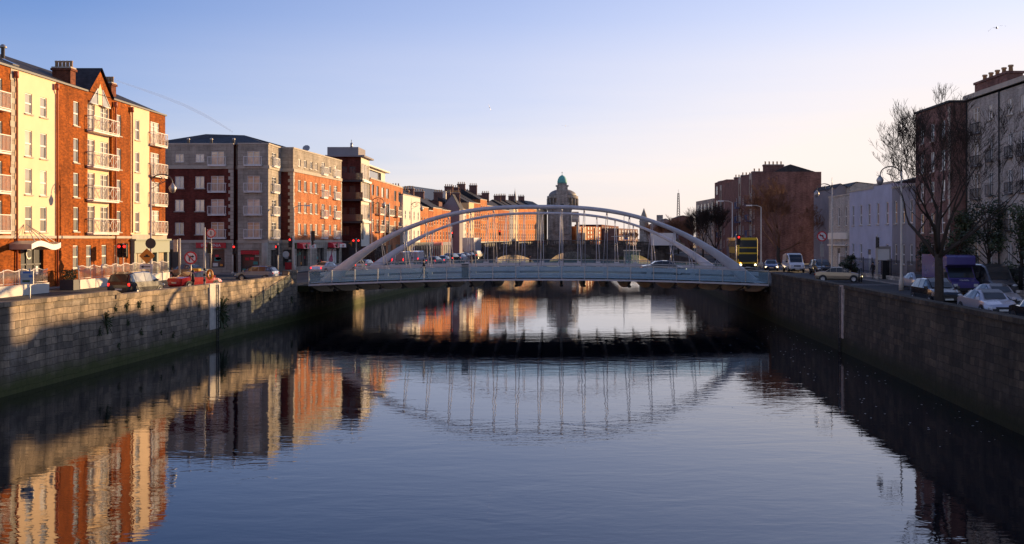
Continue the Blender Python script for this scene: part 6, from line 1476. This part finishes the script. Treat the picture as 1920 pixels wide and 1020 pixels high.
# ------------------------------------------------------------------ people
def person(label, x, y, z, h, ang, cloth, legs, hair, stride=.25, bag=None, seed=1):
    g = random.Random(seed); S = h/1.75
    o = empty('person', (x, y, z), label, 'person')
    hip, kn, an = .92, .5, .07; V = {}; E = []; Rr = {}
    def add(n, p, r, par=None): V[n] = (Vector(p)*S); Rr[n] = r*S; E.append((par, n)) if par else None
    add('pel', (0, 0, hip+.05), .135); add('wai', (0.01, 0, 1.12), .125, 'pel'); add('che', (.02, 0, 1.32), .15, 'wai'); add('nk', (.03, 0, 1.48), .065, 'che'); add('hd', (.05, 0, 1.58), .085, 'nk'); add('tp', (.05, 0, 1.68), .09, 'hd')
    for s, n in ((1, 'l'), (-1, 'r')):
        k = stride*s; add('h'+n, (0, s*.09, hip-.03), .09, 'pel'); add('k'+n, (k*.45+.05, s*.09, kn), .062, 'h'+n); add('a'+n, (k, s*.09, an+.03), .045, 'k'+n); add('t'+n, (k+.16, s*.1, .04), .035, 'a'+n)
        add('s'+n, (.02, s*.19, 1.42), .062, 'che'); add('e'+n, (-k*.35, s*.25, 1.14), .046, 's'+n); add('w'+n, (-k*.7+.1, s*.24, .92), .032, 'e'+n); add('p'+n, (-k*.75+.12, s*.24, .86), .034, 'w'+n)
    names = list(V); me = bpy.data.meshes.new('figure'); me.from_pydata([tuple(V[n]) for n in names], [(names.index(a), names.index(b)) for a, b in E], [])
    t = bpy.data.objects.new('figure', me); COL.objects.link(t); md = t.modifiers.new('skin', 'SKIN')
    for i, n in enumerate(names): me.skin_vertices[0].data[i].radius = (Rr[n], Rr[n]); me.skin_vertices[0].data[i].use_root = n == 'pel'
    sb = t.modifiers.new('smooth', 'SUBSURF'); sb.levels = 1; sb.render_levels = 1
    bpy.context.view_layer.update(); m2 = bpy.data.meshes.new_from_object(t.evaluated_get(bpy.context.evaluated_depsgraph_get())); bpy.data.objects.remove(t)
    m2.materials.clear()
    for q in (cloth, legs, 'skin', 'black'): m2.materials.append(M[q])
    for p in m2.polygons:
        c = p.center/S; p.use_smooth = True
        p.material_index = 2 if (c.z > 1.49 or (abs(c.y) > .19 and c.z < .93)) else (3 if c.z < .1 else (1 if c.z < .93 else 0))
    bm = bmesh.new(); bm.from_mesh(m2)          # five small fingers on each hand
    for s, n in ((1, 'l'), (-1, 'r')):
        p0 = V['p'+n]
        for f in range(5):
            off = Vector(((-.03+.016*f) if f < 4 else .035, 0, -.02 if f < 4 else .0))*S; d = Vector((.012 if f < 4 else .035, -s*.012, -(.075, .088, .084, .066, .04)[f]))*S; r0 = .008*S
            vs = [bm.verts.new(p0+off+Vector((r0*math.cos(a), r0*math.sin(a), 0))) for a in (0, 2.1, 4.2)]+[bm.verts.new(p0+off+d+Vector((r0*.6*math.cos(a), r0*.6*math.sin(a), 0))) for a in (0, 2.1, 4.2)]
            for k in range(3): fc = bm.faces.new((vs[k], vs[(k+1) % 3], vs[3+(k+1) % 3], vs[3+k])); fc.material_index = 2
            fc = bm.faces.new((vs[3], vs[4], vs[5])); fc.material_index = 2
    hd = V['hd']+Vector((.085, 0, .02))*S         # nose, eyes and mouth
    def blob(c, r, mi):
        geom = bmesh.ops.create_icosphere(bm, subdivisions=1, radius=r*S, matrix=Matrix.Translation(c))
        for v in geom['verts']:
            for f_ in v.link_faces: f_.material_index = mi
    blob(hd+Vector((.012, 0, -.005))*S, .016, 2); blob(hd+Vector((-.002, .034, .02))*S, .011, 3); blob(hd+Vector((-.002, -.034, .02))*S, .011, 3)
    for s in (-1, 1): blob(V['hd']+Vector((0, s*.088, .0))*S, .02, 2)
    bm.to_mesh(m2); bm.free()
    bo = bpy.data.objects.new('body', m2); COL.objects.link(bo); bo.parent = o
    m = MB(); m.lathe([(.06, -.06), (.105, -.02), (.108, .04), (.085, .095), (.03, .125), (.002, .13)], tuple(V['tp']+Vector((-.02, 0, -.03))*S), 12); hr = m.build('hair', [hair], None); hr.parent = o
    if bag:
        m = MB(); m.box(-.12*S, .12*S, -.05*S, .05*S, -.34*S, 0, 0, Matrix.Translation(V['pr']+Vector((0, 0, -.05))*S)); m.tube([V['pr']+Vector((-.06, 0, -.05))*S, V['pr']+Vector((0, 0, .01))*S, V['pr']+Vector((.06, 0, -.05))*S], .012, 4); bgo = m.build('shopping_bag', [bag], None)
        bgo.location = (0, 0, 0); bgo.parent = o
    o.rotation_euler = (0, 0, R(ang)); return o
yy = 77.5; person('person in a black coat standing by the quay wall next to the red taxi', lx(yy)-1.35, yy, gz(-27, yy)+.13, 1.78, 200, 'coat_black', 'coat_black', 'hair_dark', .08, seed=2)
x = wx(795, 98.6); person('person in a dark jacket striding along the near bridge walkway', x, 98.6, zd(x), 1.76, 185, 'coat_black', 'denim', 'hair_dark', .34, seed=3)
x = wx(931, 122.6); person('person in a white top walking on the far bridge walkway', x, 122.6, zd(x), 1.72, 0, 'coat_white', 'denim', 'hair_dark', .22, seed=4)
x = wx(884, 122.4); person('person in a brown jacket on the far bridge walkway', x, 122.4, zd(x), 1.68, 180, 'coat_brown', 'coat_black', 'hair_dark', .2, seed=5)
x = wx(994, 122.7); person('person with brown clothes half hidden by the bridge hangers', x, 122.7, zd(x), 1.7, 10, 'coat_brown', 'denim', 'hair_dark', .2, seed=6)
x = wx(1637, 108); person('person in dark clothes waiting by the information panel', x, 108, gz(x, 108)+.13, 1.72, 210, 'coat_black', 'coat_black', 'hair_dark', .1, seed=7)
x = wx(724, 133); person('person in a black coat crossing beyond the arch foot', x, 133, gz(x, 133)+.1, 1.75, 60, 'coat_black', 'coat_black', 'hair_dark', .2, seed=8)

# ------------------------------------------------------------------ gulls
def bird(label, px, py, Y, span, bank, flap, head):
    x, z = wx(px, Y), wz(py, Y); m = MB(); n = 8; s = span/2
    def wing(sg):
        pts = []
        for i in range(n+1):
            t = i/n; yy = sg*s*t; zz = flap*s*(.5*t if t < .4 else .2-.55*(t-.4)); xx = .05*span-.12*span*max(0, t-.35); ch = span*.11*(1-t)**.7+.006; pts.append((Vector((xx+ch*.4, yy, zz)), Vector((xx-ch*.6, yy, zz-.01))))
        for (a, b_), (c, d) in zip(pts, pts[1:]):
            for q, o in ((( a, b_, d, c), .006), ((c, d, b_, a), -.006)): m.face([p+Vector((0, 0, o)) for p in (q if sg > 0 else q[::-1])])
    wing(1); wing(-1)
    m.lathe([(.002, -.32*span), (.035*span, -.2*span), (.065*span, 0), (.05*span, .12*span), (.035*span, .17*span), (.03*span, .2*span), (.004, .26*span)], (0, 0, 0), 8, 0, True, Matrix.Rotation(R(90), 4, 'Y'))
    o = m.build('gull', ['galv']); tag(o, label, 'bird'); o.location = (x, Y, z); o.rotation_euler = (R(bank), 0, R(head)); return o
bird('gull with arched wings high in the right of the sky', 1869, 52, 60, .95, -14, .9, 70)
bird('gull banking steeply above the middle of the bridge', 918, 201, 120, .8, 70, .3, 90)
bird('gull gliding level above the church', 1060, 236, 160, 1.0, 8, .15, 85)

# vapour trail far off and foam flecks on the water
M['vapour'], nt, b = nodes('thin_vapour'); setp(b, **{'Base Color': (.95, .95, .95, 1), 'Roughness': 1.}); tr = nt.nodes.new('ShaderNodeBsdfTransparent'); mx = nt.nodes.new('ShaderNodeMixShader')
nt.links.new(mathn(nt, 'MULTIPLY', noise(nt, coord(nt), .0015, 2), .26), mx.inputs[0]); nt.links.new(tr.outputs[0], mx.inputs[1]); nt.links.new(b.outputs[0], mx.inputs[2]); nt.links.new(mx.outputs[0], nt.nodes['Material Output'].inputs['Surface'])
Y = 6000; pts = [(215, 150), (262, 166), (305, 181), (345, 197), (380, 214), (410, 231), (437, 248)]
m = MB(); m.tube([(wx(a, Y), Y, wz(c, Y)) for a, c in pts], [4, 6, 8, 9, 9, 7, 4], 10, caps=False); tag(m.build('vapour_trail', ['vapour']), 'faint curved vapour trail above the stone topped corner block', 'cloud')
m = MB(); g = random.Random(9)
for _ in range(150):
    y = g.uniform(38, 92); x = rx(y)-abs(g.gauss(0, 3.5))-.6; s = g.uniform(.015, .05); a = g.uniform(0, 3.1)
    m.face([(x+s*math.cos(a+k*math.pi/3)*g.uniform(.7, 1.6), y+s*math.sin(a+k*math.pi/3), .006) for k in range(6)])
tag(m.build('foam_flecks', ['signwhite']), kind='stuff')
